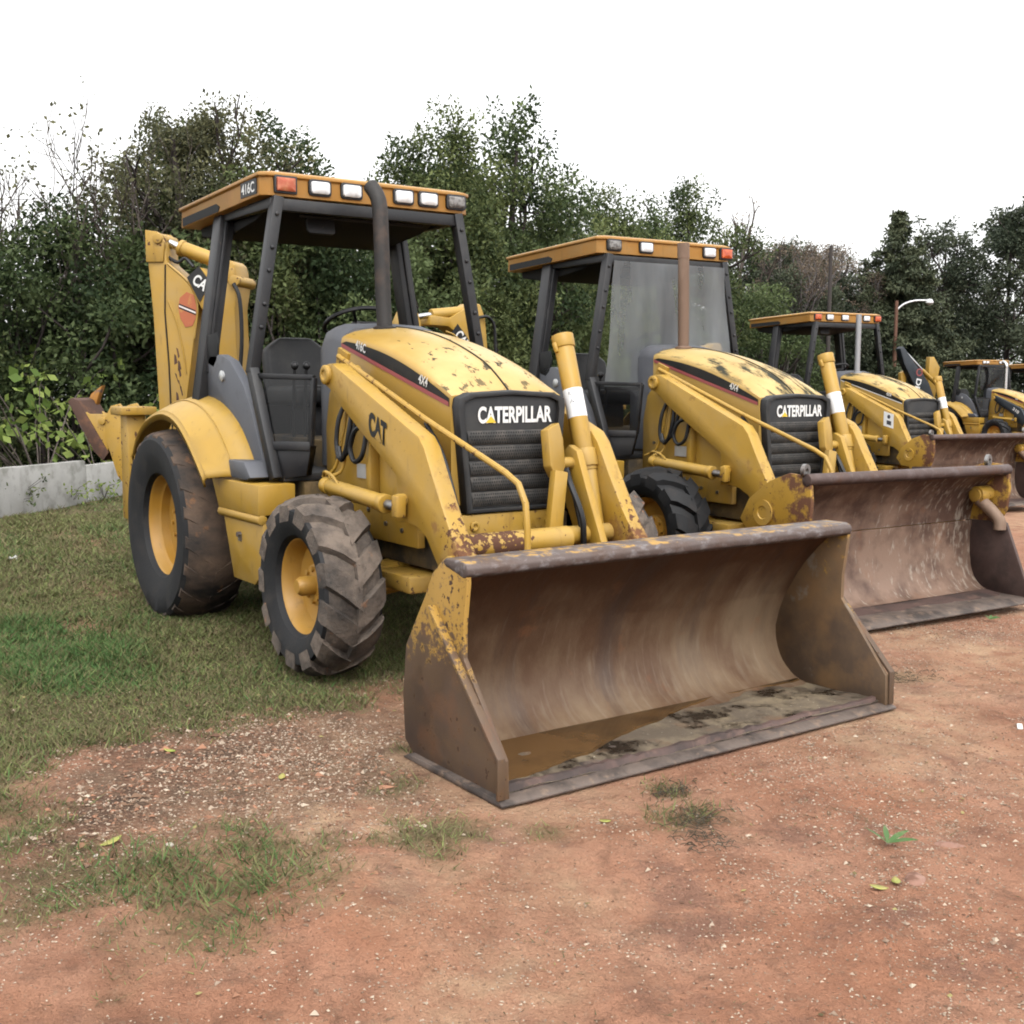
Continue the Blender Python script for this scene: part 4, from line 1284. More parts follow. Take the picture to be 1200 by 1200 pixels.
M['grille_mesh'] = mat('grille_mesh_steel', (.036, .034, .032), .6, layers=[dict(col=(.13, .11, .09), scale=14, lo=.45, hi=.7, op=.6)], bump=(220, .4))
M['lip_dark'] = mat('dark_lip_steel', (.085, .055, .048), .55, .1, layers=[dict(col=(.15, .115, .11), scale=14, lo=.5, hi=.7, op=.7), dict(col=(.10, .045, .025), scale=6, lo=.5, hi=.7, op=.8)], bump=(45, .2))
M['hinge'] = mat('rust_edged_plate', YEL, .5, layers=[dict(col=tuple(c * .74 for c in YEL), scale=3, lo=.42, hi=.72, op=.6), dict(col=(.13, .055, .028), scale=9, lo=.60, hi=.70, detail=8, nr=.7, grad=(0, 3.45, 3.75, .20), rough=.9), dict(col=RUST, scale=26, lo=.66, hi=.70, detail=8)], bump=(40, .1))
M['side_dark'] = mat('dark_bucket_side', (.075, .045, .038), .6, layers=[dict(col=(.13, .085, .07), scale=4, lo=.45, hi=.7, op=.7), dict(col=(.045, .03, .027), scale=9, lo=.5, hi=.7, op=.7)], bump=(30, .15))
M['triangle'] = mat('yellow_emblem', (.75, .50, .04), .5)
M['rust'] = mat('brown_rust', (.085, .045, .032), .85, layers=[dict(col=(.16, .075, .04), scale=14, lo=.5, hi=.7)], bump=(60, .2))
M['tooth'] = mat('orange_worn_tooth', (.38, .17, .03), .6, layers=[dict(col=(.16, .10, .08), scale=18, lo=.55, hi=.65)])
M['cross'] = yellow('cross_tube_paint', rust=.72, extra=[dict(col=RUST, scale=30, lo=.66, hi=.70, detail=9, rough=.9, grad=(1, -.02, -.22, .22))])
M['under'] = mat('grimy_underframe', (.13, .085, .03), .8, layers=[
    dict(col=(.035, .028, .02), scale=4, lo=.38, hi=.6, op=.95), dict(col=(.20, .13, .06), scale=11, lo=.55, hi=.7, op=.7)], bump=(40, .2))

def ground_z(x, y):
    x = np.asarray(x, float); y = np.asarray(y, float)
    t = np.maximum(0, y - 1.0)
    z = -.02 * t * t / (t + 2.0) * 1.0
    # gentle rise to the wall, bumps in the yard
    far = np.clip((np.hypot(x - 2, y) - 9) / 20, 0, 1)
    b = .035 * fbm(x * .55 + 3, y * .55, 3) + .022 * fbm(x * 1.9, y * 1.9, 9) + (.010 + .012 * np.clip((x - 1.5) / 2, 0, 1)) * fbm(x * 6, y * 6, 12) + .007 * fbm(x * 15, y * 15, 16) * np.clip((x - 1.5) / 2, 0, 1) + .022 * np.abs(fbm(x * 3.1 + 5, y * 4.3, 14)) * np.clip((x - 1.5) / 2, 0, 1)
    under = np.clip(1 - np.maximum(np.abs(x - 1.2) - 3.2, 0) / .4, 0, 1) * np.clip(1 - np.maximum(np.abs(y) - 1.3, 0) / .4, 0, 1)
    yl = y - 3.36; under2 = np.clip(1 - np.maximum(np.abs(x - .3) - 3.2, 0) / .4, 0, 1) * np.clip(1 - np.maximum(np.abs(yl) - 1.3, 0) / .4, 0, 1)
    for (ax_, ay_, bx_, by_) in ((4.6, 3.2, 7.4, .1), (5.3, 3.6, 8.0, .7)):     # old wheel ruts across the open clay
        L2 = (bx_ - ax_) ** 2 + (by_ - ay_) ** 2
        t_ = ((x - ax_) * (bx_ - ax_) + (y - ay_) * (by_ - ay_)) / L2
        dd = np.hypot(x - ax_ - t_ * (bx_ - ax_), y - ay_ - t_ * (by_ - ay_)) + .05 * fbm(x * 2, y * 2, 66)
        k_ = np.clip(np.minimum(t_ + .1, 1.1 - t_) * 5, 0, 1)
        b = b + k_ * (-.028 * np.exp(-(dd / .13) ** 2) + .018 * np.exp(-((dd - .22) / .07) ** 2) + .008 * np.exp(-(dd / .13) ** 2) * np.sin(t_ * math.sqrt(L2) * 2 * PI / .12))
    b = b * (1 - .8 * np.maximum(under, under2)) * (1 - far * .6) - .012
    return z + b

def grass_amt(x, y):
    """0 = bare clay, 1 = turf"""
    x = np.asarray(x, float); y = np.asarray(y, float)
    # edge of the turf across the yard (x as a function of y)
    ex = np.interp(y, [-6, -3.2, -2.6, -2.1, -1.66, -1.1, -.4, 1.0, 2.0, 3.0, 5.0, 9.0, 14.0, 30], [3.1, 2.9, 2.75, 2.58, 2.66, 2.62, 2.55, 2.4, 1.6, 1.0, .2, -1.8, -6, -18])
    w = .45 * fbm(x * 1.3, y * 1.3, 21) + .35 * fbm(x * 4, y * 4, 22)
    g = np.clip((ex - x + w) / .55 + .5, 0, 1)
    for (cx, cy, r_, a) in ((4.25, -2.25, .36, .55), (4.05, -2.62, .34, .6), (4.34, -1.47, .20, .8), (3.85, -1.36, .13, .6), (4.75, -.60, .14, .55), (4.48, -.5, .10, .5), (3.0, -2.75, .25, .5), (3.9, 1.75, .16, .4), (4.5, -2.4, .3, .4), (3.45, -2.9, .35, .8), (3.5, -1.05, .1, .5), (4.55, -1.15, .08, .5)):
        d = np.hypot((x - cx), (y - cy)) / r_ + 1.0 * fbm(x * 5, y * 5, 40) + .5 * fbm(x * 14, y * 14, 43)
        g = np.maximum(g, a * np.clip(1.35 - d, 0, 1))
    for (cx, cy, sx, sy, a) in ((.08, -1.6, .5, .22, .75), (-4.2, -.5, 1.2, .30, .55), (-4.2, .1, .5, .3, .8), (-1.2, -1.1, .5, .2, .5)):
        d = np.hypot((x - cx) / sx, (y - cy) / sy) + .5 * fbm(x * 5, y * 5, 41)
        g = g * (1 - a * np.clip(1.4 - d, 0, 1))
    return g

def lush_amt(x, y):
    """patches of greener grass"""
    l = np.clip(.5 * fbm(np.asarray(x) * .9, np.asarray(y) * .9, 60) + .08, 0, 1)
    for (cx, cy, sx, sy, a) in ((.75, -1.95, .95, .42, 1.0), (4.25, -2.3, .5, .4, .6), (-4.5, -1.5, 1.5, .5, .35), (-8, .5, 1.2, .8, .4)):
        d = np.hypot((x - cx) / sx, (y - cy) / sy) + .35 * fbm(np.asarray(x) * 3, np.asarray(y) * 3, 44)
        l = np.maximum(l, a * np.clip((1.35 - d) * 2, 0, 1))
    return l

def build_ground():
    def axis(a, b, step, lo, hi):
        core = np.arange(a, b + step / 2, step)
        def out(start, lim, sgn):
            r_ = []; s = step; p = start
            while abs(p) < lim:
                s *= 1.16; p += sgn * s; r_.append(p)
            return r_
        return np.array(sorted(out(a, lo, -1) + list(core) + out(b, hi, 1)))
    xs = np.clip(axis(-4.5, 7.2, .036, 90, 90), -103, 103); ys = np.clip(axis(-4.2, 5.5, .036, 90, 90), -103, 103)
    X, Y = np.meshgrid(xs, ys, indexing='ij')
    Z = ground_z(X, Y)
    nx, ny = X.shape
    co = np.stack([X, Y, Z], -1).reshape(-1, 3)
    idx = np.arange(nx * ny).reshape(nx, ny)
    fa = np.stack([idx[:-1, :-1], idx[1:, :-1], idx[1:, 1:], idx[:-1, 1:]], -1).reshape(-1, 4)
    me = bpy.data.meshes.new('ground')
    me.vertices.add(len(co)); me.vertices.foreach_set('co', co.ravel())
    me.loops.add(fa.size); me.loops.foreach_set('vertex_index', fa.ravel())
    me.polygons.add(len(fa)); me.polygons.foreach_set('loop_start', np.arange(0, fa.size, 4)); me.polygons.foreach_set('loop_total', np.full(len(fa), 4))
    me.update(); me.validate()
    me.polygons.foreach_set('use_smooth', [True] * len(me.polygons))
    a = me.attributes.new('grassy', 'FLOAT', 'POINT'); a.data.foreach_set('value', grass_amt(X, Y).ravel())
    a = me.attributes.new('chips', 'FLOAT', 'POINT'); a.data.foreach_set('value', chip_amt(X, Y).ravel())
    sx = np.clip(1.3 - np.hypot((X - 3.9) / .9, (Y + 1.0) / .55) + .6 * fbm(X * 2.3, Y * 2.3, 61), 0, 1) * .8
    sx = np.maximum(sx, .8 * np.clip(fbm(X * 1.1, Y * 1.1, 63) * 2 - .1, 0, 1))
    a = me.attributes.new('sandy', 'FLOAT', 'POINT'); a.data.foreach_set('value', sx.ravel())
    m = bpy.data.materials.new('clay_ground'); m.use_nodes = True
    nt = m.node_tree; nt.nodes.clear(); L = nt.links.new
    out = _n(nt, 'ShaderNodeOutputMaterial'); b = _n(nt, 'ShaderNodeBsdfPrincipled'); L(b.outputs[0], out.inputs[0])
    tc = _n(nt, 'ShaderNodeTexCoord')
    def noise(s, d=6, r_=.6, st=None):
        n = _n(nt, 'ShaderNodeTexNoise'); n.inputs['Scale'].default_value = s; n.inputs['Detail'].default_value = d; n.inputs['Roughness'].default_value = r_
        L(tc.outputs['Object'], n.inputs['Vector']); return n.outputs['Fac']
    def rng(f, lo, hi, a=0, z=1):
        r_ = _n(nt, 'ShaderNodeMapRange'); r_.inputs['From Min'].default_value = lo; r_.inputs['From Max'].default_value = hi
        r_.inputs['To Min'].default_value = a; r_.inputs['To Max'].default_value = z
        L(f, r_.inputs['Value']); return r_.outputs[0]
    def mix(f, a, c):
        x = _n(nt, 'ShaderNodeMix', data_type='RGBA')
        for i, v in ((6, a), (7, c)):
            if isinstance(v, tuple): x.inputs[i].default_value = (*v, 1)
            else: L(v, x.inputs[i])
        L(f, x.inputs[0]); return x.outputs[2]
    def mul(a, c):
        x = _n(nt, 'ShaderNodeMath', operation='MULTIPLY'); L(a, x.inputs[0])
        if isinstance(c, float): x.inputs[1].default_value = c
        else: L(c, x.inputs[1])
        return x.outputs[0]
    c = mix(rng(noise(1.3), .36, .66), (.39, .182, .106), (.46, .25, .162))
    c = mix(rng(noise(3.1), .46, .66, 0, .8), c, (.25, .115, .068))
    c = mix(rng(noise(9, 8, .7), .52, .68, 0, .7), c, (.185, .098, .062))
    c = mix(rng(noise(2.1, 9, .72), .54, .62, 0, .65), c, (.215, .115, .082))
    c = mix(rng(noise(26, 6, .7), .58, .70, 0, .7), c, (.36, .235, .155))
    c = mix(rng(noise(70, 4, .7), .62, .70, 0, .6), c, (.115, .066, .046))
    ch = _n(nt, 'ShaderNodeAttribute', attribute_name='chips').outputs['Fac']
    c = mix(mul(ch, rng(noise(5), .3, .6, .45, 1.)), c, (.125, .078, .052))
    c = mix(mul(ch, rng(noise(60, 5, .7), .56, .64)), c, (.34, .25, .17))
    c = mix(mul(ch, rng(noise(3.3, 6, .6), .52, .66, 0, .85)), c, (.060, .038, .028))
    sa = _n(nt, 'ShaderNodeAttribute', attribute_name='sandy').outputs['Fac']
    c = mix(mul(sa, rng(noise(6, 7, .65), .34, .6)), c, (.55, .37, .23))
    gr = _n(nt, 'ShaderNodeAttribute', attribute_name='grassy').outputs['Fac']
    gcol = mix(rng(noise(4), .4, .65), (.125, .108, .052), (.19, .148, .082))
    gcol = mix(rng(noise(14, 7), .5, .66, 0, .8), gcol, (.075, .075, .026))
    gcol = mix(rng(noise(.25, 4), .42, .62, 0, .5), gcol, (.10, .105, .035))
    c = mix(gr, c, gcol)
    L(c, b.inputs['Base Color'])
    b.inputs['Roughness'].default_value = .9
    b.inputs['Specular IOR Level'].default_value = .25
    prev = None
    for s, st, di in ((7, .7, .06), (28, .8, .03), (95, .8, .012)):
        bp = _n(nt, 'ShaderNodeBump'); bp.inputs['Strength'].default_value = st; bp.inputs['Distance'].default_value = di
        L(noise(s, 6, .65), bp.inputs['Height'])
        if prev: L(prev, bp.inputs['Normal'])
        prev = bp.outputs[0]
    L(prev, b.inputs['Normal'])
    me.materials.append(m)
    o = link('ground', me); o['kind'] = 'structure'
    return o

def chip_amt(x, y):
    x = np.asarray(x, float); y = np.asarray(y, float)
    d = np.hypot((x - 3.35) / 1.0, (y + 1.85) / 1.1) + .7 * fbm(x * 2.1, y * 2.1, 51) + .3 * fbm(x * 7, y * 7, 52)
    return np.clip((1.2 - d) * 1.3, 0, 1)

def quads_mesh(name, co, nper, material, attr=None):
    n = len(co) // nper
    me = bpy.data.meshes.new(name)
    me.vertices.add(len(co)); me.vertices.foreach_set('co', np.ascontiguousarray(co, dtype=np.float32).ravel())
    me.loops.add(len(co)); me.loops.foreach_set('vertex_index', np.arange(len(co), dtype=np.int32))
    me.polygons.add(n); me.polygons.foreach_set('loop_start', np.arange(0, len(co), nper, dtype=np.int32)); me.polygons.foreach_set('loop_total', np.full(n, nper, dtype=np.int32))
    if attr is not None:
        a = me.attributes.new('tint', 'FLOAT', 'POINT'); a.data.foreach_set('value', np.repeat(attr, nper).astype(np.float32))
    me.update()
    if material:
        me.materials.append(M[material])
    return me

def build_grass():
    rg = np.random.default_rng(5)
    P = []
    def scatter(n, x0, x1, y0, y1):
        x = rg.uniform(x0, x1, n); y = rg.uniform(y0, y1, n)
        g = grass_amt(x, y) * (.55 + .9 * np.clip(fbm(x * 3.3, y * 3.3, 70) + .45, 0, 1))
        keep = rg.random(n) < g
        return np.stack([x[keep], y[keep]], -1)
    P.append(scatter(300000, -1.2, 4.8, -3.6, 1.4))
    P.append(scatter(120000, -6.5, -1.2, -4, 2.5))
    P.append(scatter(60000, -9.5, 2.0, -3, 6.5))
    p = np.concatenate(P)
    n = len(p)
    lush = lush_amt(p[:, 0], p[:, 1])
    z = ground_z(p[:, 0], p[:, 1])
    h = rg.uniform(.012, .040, n) * (1 + .6 * lush) * (1 + (p[:, 0] < -1) * .3) * (.7 + .8 * np.clip(fbm(p[:, 0] * 2.7, p[:, 1] * 2.7, 71) + .4, 0, 1))
    dist = np.hypot(p[:, 0] - 7.7, p[:, 1] + 3.5)
    w = rg.uniform(.0022, .0042, n) * np.clip(dist / 5, .8, 2.4)
    a = rg.uniform(0, 2 * PI, n); lean = rg.uniform(.2, 2.2, n) * h
    la = rg.uniform(0, 2 * PI, n)
    base = np.stack([p[:, 0], p[:, 1], z - .004], -1)
    dv = np.stack([np.cos(a) * w, np.sin(a) * w, np.zeros(n)], -1)
    tip = base + np.stack([np.cos(la) * lean, np.sin(la) * lean, h], -1)
    co = np.stack([base - dv, base + dv, tip], 1).reshape(-1, 3)
    tint = np.clip(.30 + .24 * rg.standard_normal(n) + .25 * fbm(p[:, 0] * 1.5, p[:, 1] * 1.5, 75), 0, 1)
    lushm = (rg.random(n) < lush * .62)
    me = quads_mesh('grass', co, 3, 'grass', tint)
    me.materials.append(leaf_mat('lush_grass_blade', (.06, .125, .036), (.15, .29, .085), .25, .6))
    me.polygons.foreach_set('material_index', lushm.astype(np.int32))
    dead = (~lushm) & (rg.random(n) < .38)
    me.materials.append(leaf_mat('dry_grass_blade', (.13, .10, .055), (.33, .26, .15), .2, .8))
    mi = lushm.astype(np.int32); mi[dead] = 2
    me.polygons.foreach_set('material_index', mi)
    o = link('grass', me); o['kind'] = 'stuff'
    return o

def build_gravel():
    rg = np.random.default_rng(8)
    n = 420000
    x = rg.uniform(1.6, 6.8, n); y = rg.uniform(-3.4, 4.6, n)
    g = grass_amt(x, y)
    cl = np.clip(fbm(x * 1.7, y * 1.7, 81) * 1.6 + .22, 0, 1) ** 1.5 * .34 + .30 * np.clip(fbm(x * 2.6, y * 2.6, 86) * 2.2 - .25, 0, 1) + chip_amt(x, y) * .36 * np.clip(fbm(x * 3, y * 3, 83) * 1.6 + .5, 0, 1) + .06
    keep = (rg.random(n) < cl * (1 - .8 * g))
    # not under the buckets
    keep &= ~((x > 3.4) & (x < 4.32) & (np.abs(y) < 1.2))
    x, y = x[keep], y[keep]; n = len(x)
    r_ = rg.uniform(.0018, .0046, n) * (1 + .55 * chip_amt(x, y)) * (1 + (rg.random(n) < .05) * rg.uniform(.3, 1.6, n))
    z = ground_z(x, y) + r_ * .15
    base = np.array([(1, 0, 0), (-.5, .87, 0), (-.5, -.87, 0), (0, 0, .75), (0, 0, -.75)])
    faces = [(0, 1, 3), (1, 2, 3), (2, 0, 3), (1, 0, 4), (2, 1, 4), (0, 2, 4)]
    jit = rg.uniform(.6, 1.35, (n, 5, 1))
    a = rg.uniform(0, 2 * PI, n); c, s = np.cos(a), np.sin(a)
    V = base[None] * jit * r_[:, None, None]
    V[:, :, 0] *= 1 + rg.uniform(0, .9, n)[:, None]
    Vx = V[:, :, 0] * c[:, None] - V[:, :, 1] * s[:, None]; Vy = V[:, :, 0] * s[:, None] + V[:, :, 1] * c[:, None]
    V = np.stack([Vx + x[:, None], Vy + y[:, None], V[:, :, 2] + z[:, None]], -1)
    co = V[:, np.array(faces)].reshape(-1, 3)
    tn = rg.random(n); ck = chip_amt(x, y); tn = tn ** (1 + 1.6 * ck)
    me = quads_mesh('gravel', co, 3, None, np.repeat(tn, 6))
    me.materials.append(leaf_mat('gravel_chip', (.19, .115, .075), (.58, .48, .37), 0, .9))
    o = link('gravel', me); o['kind'] = 'stuff'
    # small dry leaves and stalks everywhere on the turf edge and clay
    n = 2600
    x = rg.uniform(-4, 6.6, n); y = rg.uniform(-3.4, 4.2, n)
    keep = ~((x > 3.4) & (x < 4.32) & (np.abs(y) < 1.2)) & (rg.random(n) < .25 + .5 * (1 - grass_amt(x, y)) * np.clip(fbm(x * 1.4, y * 1.4, 95) + .4, 0, 1))
    x, y = x[keep], y[keep]; n = len(x)
    L_ = rg.uniform(.006, .026, n); a = rg.uniform(0, 2 * PI, n); w_ = L_ * rg.uniform(.08, .4, n)
    z = ground_z(x, y) + .006 + .02 * grass_amt(x, y)
    U = np.stack([np.cos(a), np.sin(a), rg.uniform(-.2, .3, n)], -1); V = np.stack([-np.sin(a), np.cos(a), rg.uniform(-.3, .3, n)], -1)
    P = np.stack([x, y, z], -1)
    co = np.stack([P, P + U * (L_ * .5)[:, None] + V * w_[:, None], P + U * L_[:, None], P + U * (L_ * .5)[:, None] - V * w_[:, None]], 1).reshape(-1, 3)
    me = quads_mesh('leaf_litter', co, 4, None, rg.random(n))
    me.materials.append(leaf_mat('dry_leaf_bits', (.10, .075, .04), (.40, .34, .14), .2, .8))
    o = link('leaf_litter', me); o['kind'] = 'stuff'
    # flattened dead blades and stalks in drifts over the clay
    n = 60000
    x = rg.uniform(1.8, 6.8, n); y = rg.uniform(-3.4, 4.4, n)
    dr = np.clip(fbm(x * 1.8, y * 1.8, 97) * 2.0 - .15, 0, 1) * np.clip(fbm(x * 9, y * 9, 98) * 2.5, 0, 1)
    keep = (rg.random(n) < .75 * dr) & ~((x > 3.4) & (x < 4.32) & (np.abs(y) < 1.2))
    x, y = x[keep], y[keep]; n = len(x)
    L_ = rg.uniform(.01, .045, n); a = rg.uniform(0, 2 * PI, n)
    z = ground_z(x, y) + rg.uniform(.001, .010, n)
    P = np.stack([x, y, z], -1); U = np.stack([np.cos(a), np.sin(a), rg.uniform(-.05, .25, n)], -1) * L_[:, None]; V = np.stack([-np.sin(a), np.cos(a), np.zeros(n)], -1) * rg.uniform(.0010, .0024, n)[:, None]
    co = np.stack([P - V, P + V, P + U], 1).reshape(-1, 3)
    me = quads_mesh('dead_grass', co, 3, None, rg.random(n))
    me.materials.append(leaf_mat('dead_grass_blade', (.045, .045, .025), (.20, .17, .085), .1, .9))
    o = link('dead_grass', me); o['kind'] = 'stuff'
    # dark clods and crumbs of clay
    n = 30000
    x = rg.uniform(1.8, 6.6, n); y = rg.uniform(-3.3, 4.2, n)
    keep = rg.random(n) < np.clip(fbm(x * 2.2, y * 2.2, 91) * 1.8 + .12 + .5 * chip_amt(x, y), .02, 1) * (1 - .6 * grass_amt(x, y))
    keep &= ~((x > 3.4) & (x < 4.32) & (np.abs(y) < 1.2))
    x, y = x[keep], y[keep]; n = len(x)
    r_ = rg.uniform(.003, .010, n) * (.7 + .6 * chip_amt(x, y)) * (1 + (rg.random(n) < .04) * 1.2)
    z = ground_z(x, y) + r_ * .1
    jit = rg.uniform(.6, 1.35, (n, 5, 1)); V = base[None] * jit * r_[:, None, None]
    a = rg.uniform(0, 2 * PI, n); c, s = np.cos(a), np.sin(a)
    V[:, :, 0] *= 1 + rg.uniform(0, .8, n)[:, None]; V[:, :, 2] *= .7
    Vx = V[:, :, 0] * c[:, None] - V[:, :, 1] * s[:, None]; Vy = V[:, :, 0] * s[:, None] + V[:, :, 1] * c[:, None]
    V = np.stack([Vx + x[:, None], Vy + y[:, None], V[:, :, 2] + z[:, None]], -1)
    me = quads_mesh('clay_clods', V[:, np.array(faces)].reshape(-1, 3), 3, None, np.repeat(rg.random(n), 6))
    me.materials.append(leaf_mat('clay_clod', (.13, .072, .048), (.38, .195, .12), 0, .95))
    o = link('clay_clods', me); o['kind'] = 'stuff'

# ------------------------------------------------------------------ plants
def leaves(centers, radii, counts, size, rg, aspect=.5, squash=1.0, shell=.35, droop=0.0, tint_sd=.13):
    """leaf quads (kite shaped) through ellipsoid clumps; returns coords and tints"""
    CO, TI = [], []
    for c, r_, k in zip(centers, radii, counts):
        k = int(k)
        d = rg.standard_normal((k, 3)); d /= np.linalg.norm(d, axis=1, keepdims=True)
        rr = rg.random(k) ** shell
        p = np.asarray(c) + d * rr[:, None] * np.asarray(r_)
        L_ = size * rg.uniform(.6, 1.3, k)
        ax = rg.standard_normal((k, 3)) * .8 + d * .6; ax[:, 2] -= droop
        ax /= np.linalg.norm(ax, axis=1, keepdims=True)
        nb = rg.standard_normal((k, 3)) * .7 + d * .4 + np.array([0, 0, .6])
        sd = np.cross(ax, nb); sd /= np.linalg.norm(sd, axis=1, keepdims=True) + 1e-9
        A = p; B = p + ax * L_[:, None] * .5 + sd * (L_ * aspect * .5)[:, None]; C = p + ax * L_[:, None]; D = p + ax * L_[:, None] * .5 - sd * (L_ * aspect * .5)[:, None]
        CO.append(np.stack([A, B, C, D], 1).reshape(-1, 3))
        base = rg.normal(.40, .23)
        TI.append(np.clip(base + tint_sd * rg.standard_normal(k) + (rg.random(k) < .05) * .3, 0, 1))
    return np.concatenate(CO), np.concatenate(TI)

def limb(bm, p, d, L_, r_, depth, rg, tips, seg=5, spread=.55, kids=3, up=.15, shrink=.68):
    n = 4
    pts = [Vector(p)]; dd = Vector(d).normalized()
    for i in range(n):
        dd = (dd + Vector(rg.normal(0, .13, 3)) + Vector((0, 0, up * .3))).normalized()
        pts.append(pts[-1] + dd * L_ / n)
    rs = [r_ * (1 - .45 * i / n) for i in range(n + 1)]
    tube(bm, pts, rs, seg, caps=False)
    if depth == 0:
        tips.append((pts[-1], dd)); return
    for k in range(kids):
        t = pts[-1] if k == 0 else pts[rg.integers(2, n + 1)]
        nd = (dd + Vector(rg.normal(0, spread, 3)) + Vector((0, 0, up))).normalized()
        limb(bm, t, nd, L_ * shrink * rg.uniform(.8, 1.15), r_ * (.62 if k else .66), depth - 1, rg, tips, max(4, seg - 1), spread, kids, up, shrink)

def wood_mesh(bm, m):
    me = bpy.data.meshes.new('trunk')
    bmesh.ops.recalc_face_normals(bm, faces=bm.faces)
    bm.to_mesh(me); bm.free(); me.materials.append(M[m])
    me.polygons.foreach_set('use_smooth', [True] * len(me.polygons))
    return me

def shrub_proto(seed, H=4.6, Rw=1.35, leaf='leaf_dark', size=.10, nl=34, per=330, low=.0):
    rg = np.random.default_rng(seed)
    bm = BM(); tips = []
    for k in range(4):
        a = rg.uniform(0, 2 * PI)
        limb(bm, (.25 * math.cos(a), .25 * math.sin(a), -.1), (math.cos(a) * .3, math.sin(a) * .3, 1), H * .36, .055, 2, rg, tips, 6, .4, 2, .35)
    wm = wood_mesh(bm, 'bark_dark')
    C, Rr, K = [], [], []
    for i in range(nl):
        t = rg.random() ** .8
        z = low + (H - low - .3) * t
        env = Rw * (.75 + .45 * math.sin(PI * min(1, t * .9 + .1))) * (1 if t < .75 else (1 - (t - .75) / .25 * .55))
        a = rg.uniform(0, 2 * PI); q = env * rg.random() ** .5
        rr = rg.uniform(.30, .62)
        C.append((q * math.cos(a), q * math.sin(a), z)); Rr.append((rr, rr, rr * .85)); K.append(per * (rr / .45) ** 2)
    for tp, d in tips:
        C.append(tuple(tp)); Rr.append((.35, .35, .3)); K.append(per * .5)
    co, ti = leaves(C, Rr, K, size, rg)
    return wm, quads_mesh('crown', co, 4, leaf, ti)

def tree_proto(seed, H=7.5, leaf='leaf_mid', bark='bark_dark', size=.11, r0=.16, depth=3, first=.30, clump=.62, per=230, spread=.55, aspect=.5, kids=3, lean=0.0, extra=0, droop=.2):
    rg = np.random.default_rng(seed)
    bm = BM(); tips = []
    th = H * first
    pts = [Vector((0, 0, -.1)), Vector((.05 * H * lean, 0, th * .5)), Vector((.1 * H * lean + .05, .05, th))]
    tube(bm, catmull(pts, 4), [r0 * (1.15 - .3 * i / 8) for i in range(9)], 9, caps=False)
    for k in range(4):
        a = 2 * PI * k / 4 + rg.uniform(-.5, .5)
        up = 1.0 if k else 2.5
        limb(bm, pts[-1] + Vector((0, 0, rg.uniform(-.15, .1) * th)), (math.cos(a) * .75, math.sin(a) * .75, up), H * .30, r0 * .55, depth - 1, rg, tips, 6, spread, kids, .25)
    wm = wood_mesh(bm, bark)
    C, Rr, K = [], [], []
    for tp, d in tips:
        rr = clump * rg.uniform(.7, 1.25)
        C.append(tuple(tp)); Rr.append((rr, rr, rr * .75)); K.append(per * rg.uniform(.5, 1.3))
    co, ti = leaves(C, Rr, K, size, rg, aspect, droop=droop)
    return wm, quads_mesh('crown', co, 4, leaf, ti)

def crown_proto(seed, H, Rw, leaf, size=.115, nl=70, per=240, base=.12, bark='bark_dark', r0=.15, top=.6, rmin=.35, rmax=.8, shear=0.0):
    rg = np.random.default_rng(seed)
    bm = BM(); tips = []
    tube(bm, catmull([(0, 0, -.2), (.08, .03, H * .3), (-.05, .08, H * .6), (.05, 0, H * .9)], 4), [r0 * (1.1 - .075 * i) for i in range(13)], 8, caps=False)
    for k in range(7):
        a = rg.uniform(0, 2 * PI)
        limb(bm, (0, 0, H * rg.uniform(.25, .7)), (math.cos(a), math.sin(a), .9), Rw * .6, r0 * .4, 2, rg, tips, 5, .5, 3, .2)
    C, Rr, K = [], [], []
    for i in range(nl):
        t = rg.random() ** .85
        env = Rw * (math.sin(PI * min(1, .22 + t * .62)) if t < top else (1 - ((t - top) / (1 - top)) ** 1.6) * math.sin(PI * (.22 + top * .62)))
        a = rg.uniform(0, 2 * PI); q = max(.15, env) * rg.random() ** .5
        rr = rg.uniform(rmin, rmax) * (1 - .45 * t)
        z = H * (base + (1 - base) * t) - rr * .5
        C.append((q * math.cos(a) + shear * z, q * math.sin(a), z)); Rr.append((rr, rr, rr * .8)); K.append(per * (rr / .5) ** 2)
    for tp, d in tips:
        if tp.z < H:
            C.append(tuple(tp)); Rr.append((.35, .35, .3)); K.append(per * .22)
    # loose sprays that break the outline
    for i in range(nl // 2):
        t = rg.uniform(.25, 1.0); a = rg.uniform(0, 2 * PI)
        env = Rw * math.sqrt(max(.05, 1 - abs(2 * t - .9) ** 2.2)) * rg.uniform(.85, 1.08)
        C.append((env * math.cos(a), env * math.sin(a), H * (base + (1 - base) * t) + rg.uniform(0, .25))); Rr.append((.22, .22, .28)); K.append(per * .22)
    co, ti = leaves(C, Rr, K, size, rg, .5, droop=.2)
    return wood_mesh(bm, bark), quads_mesh('crown', co, 4, leaf, ti)

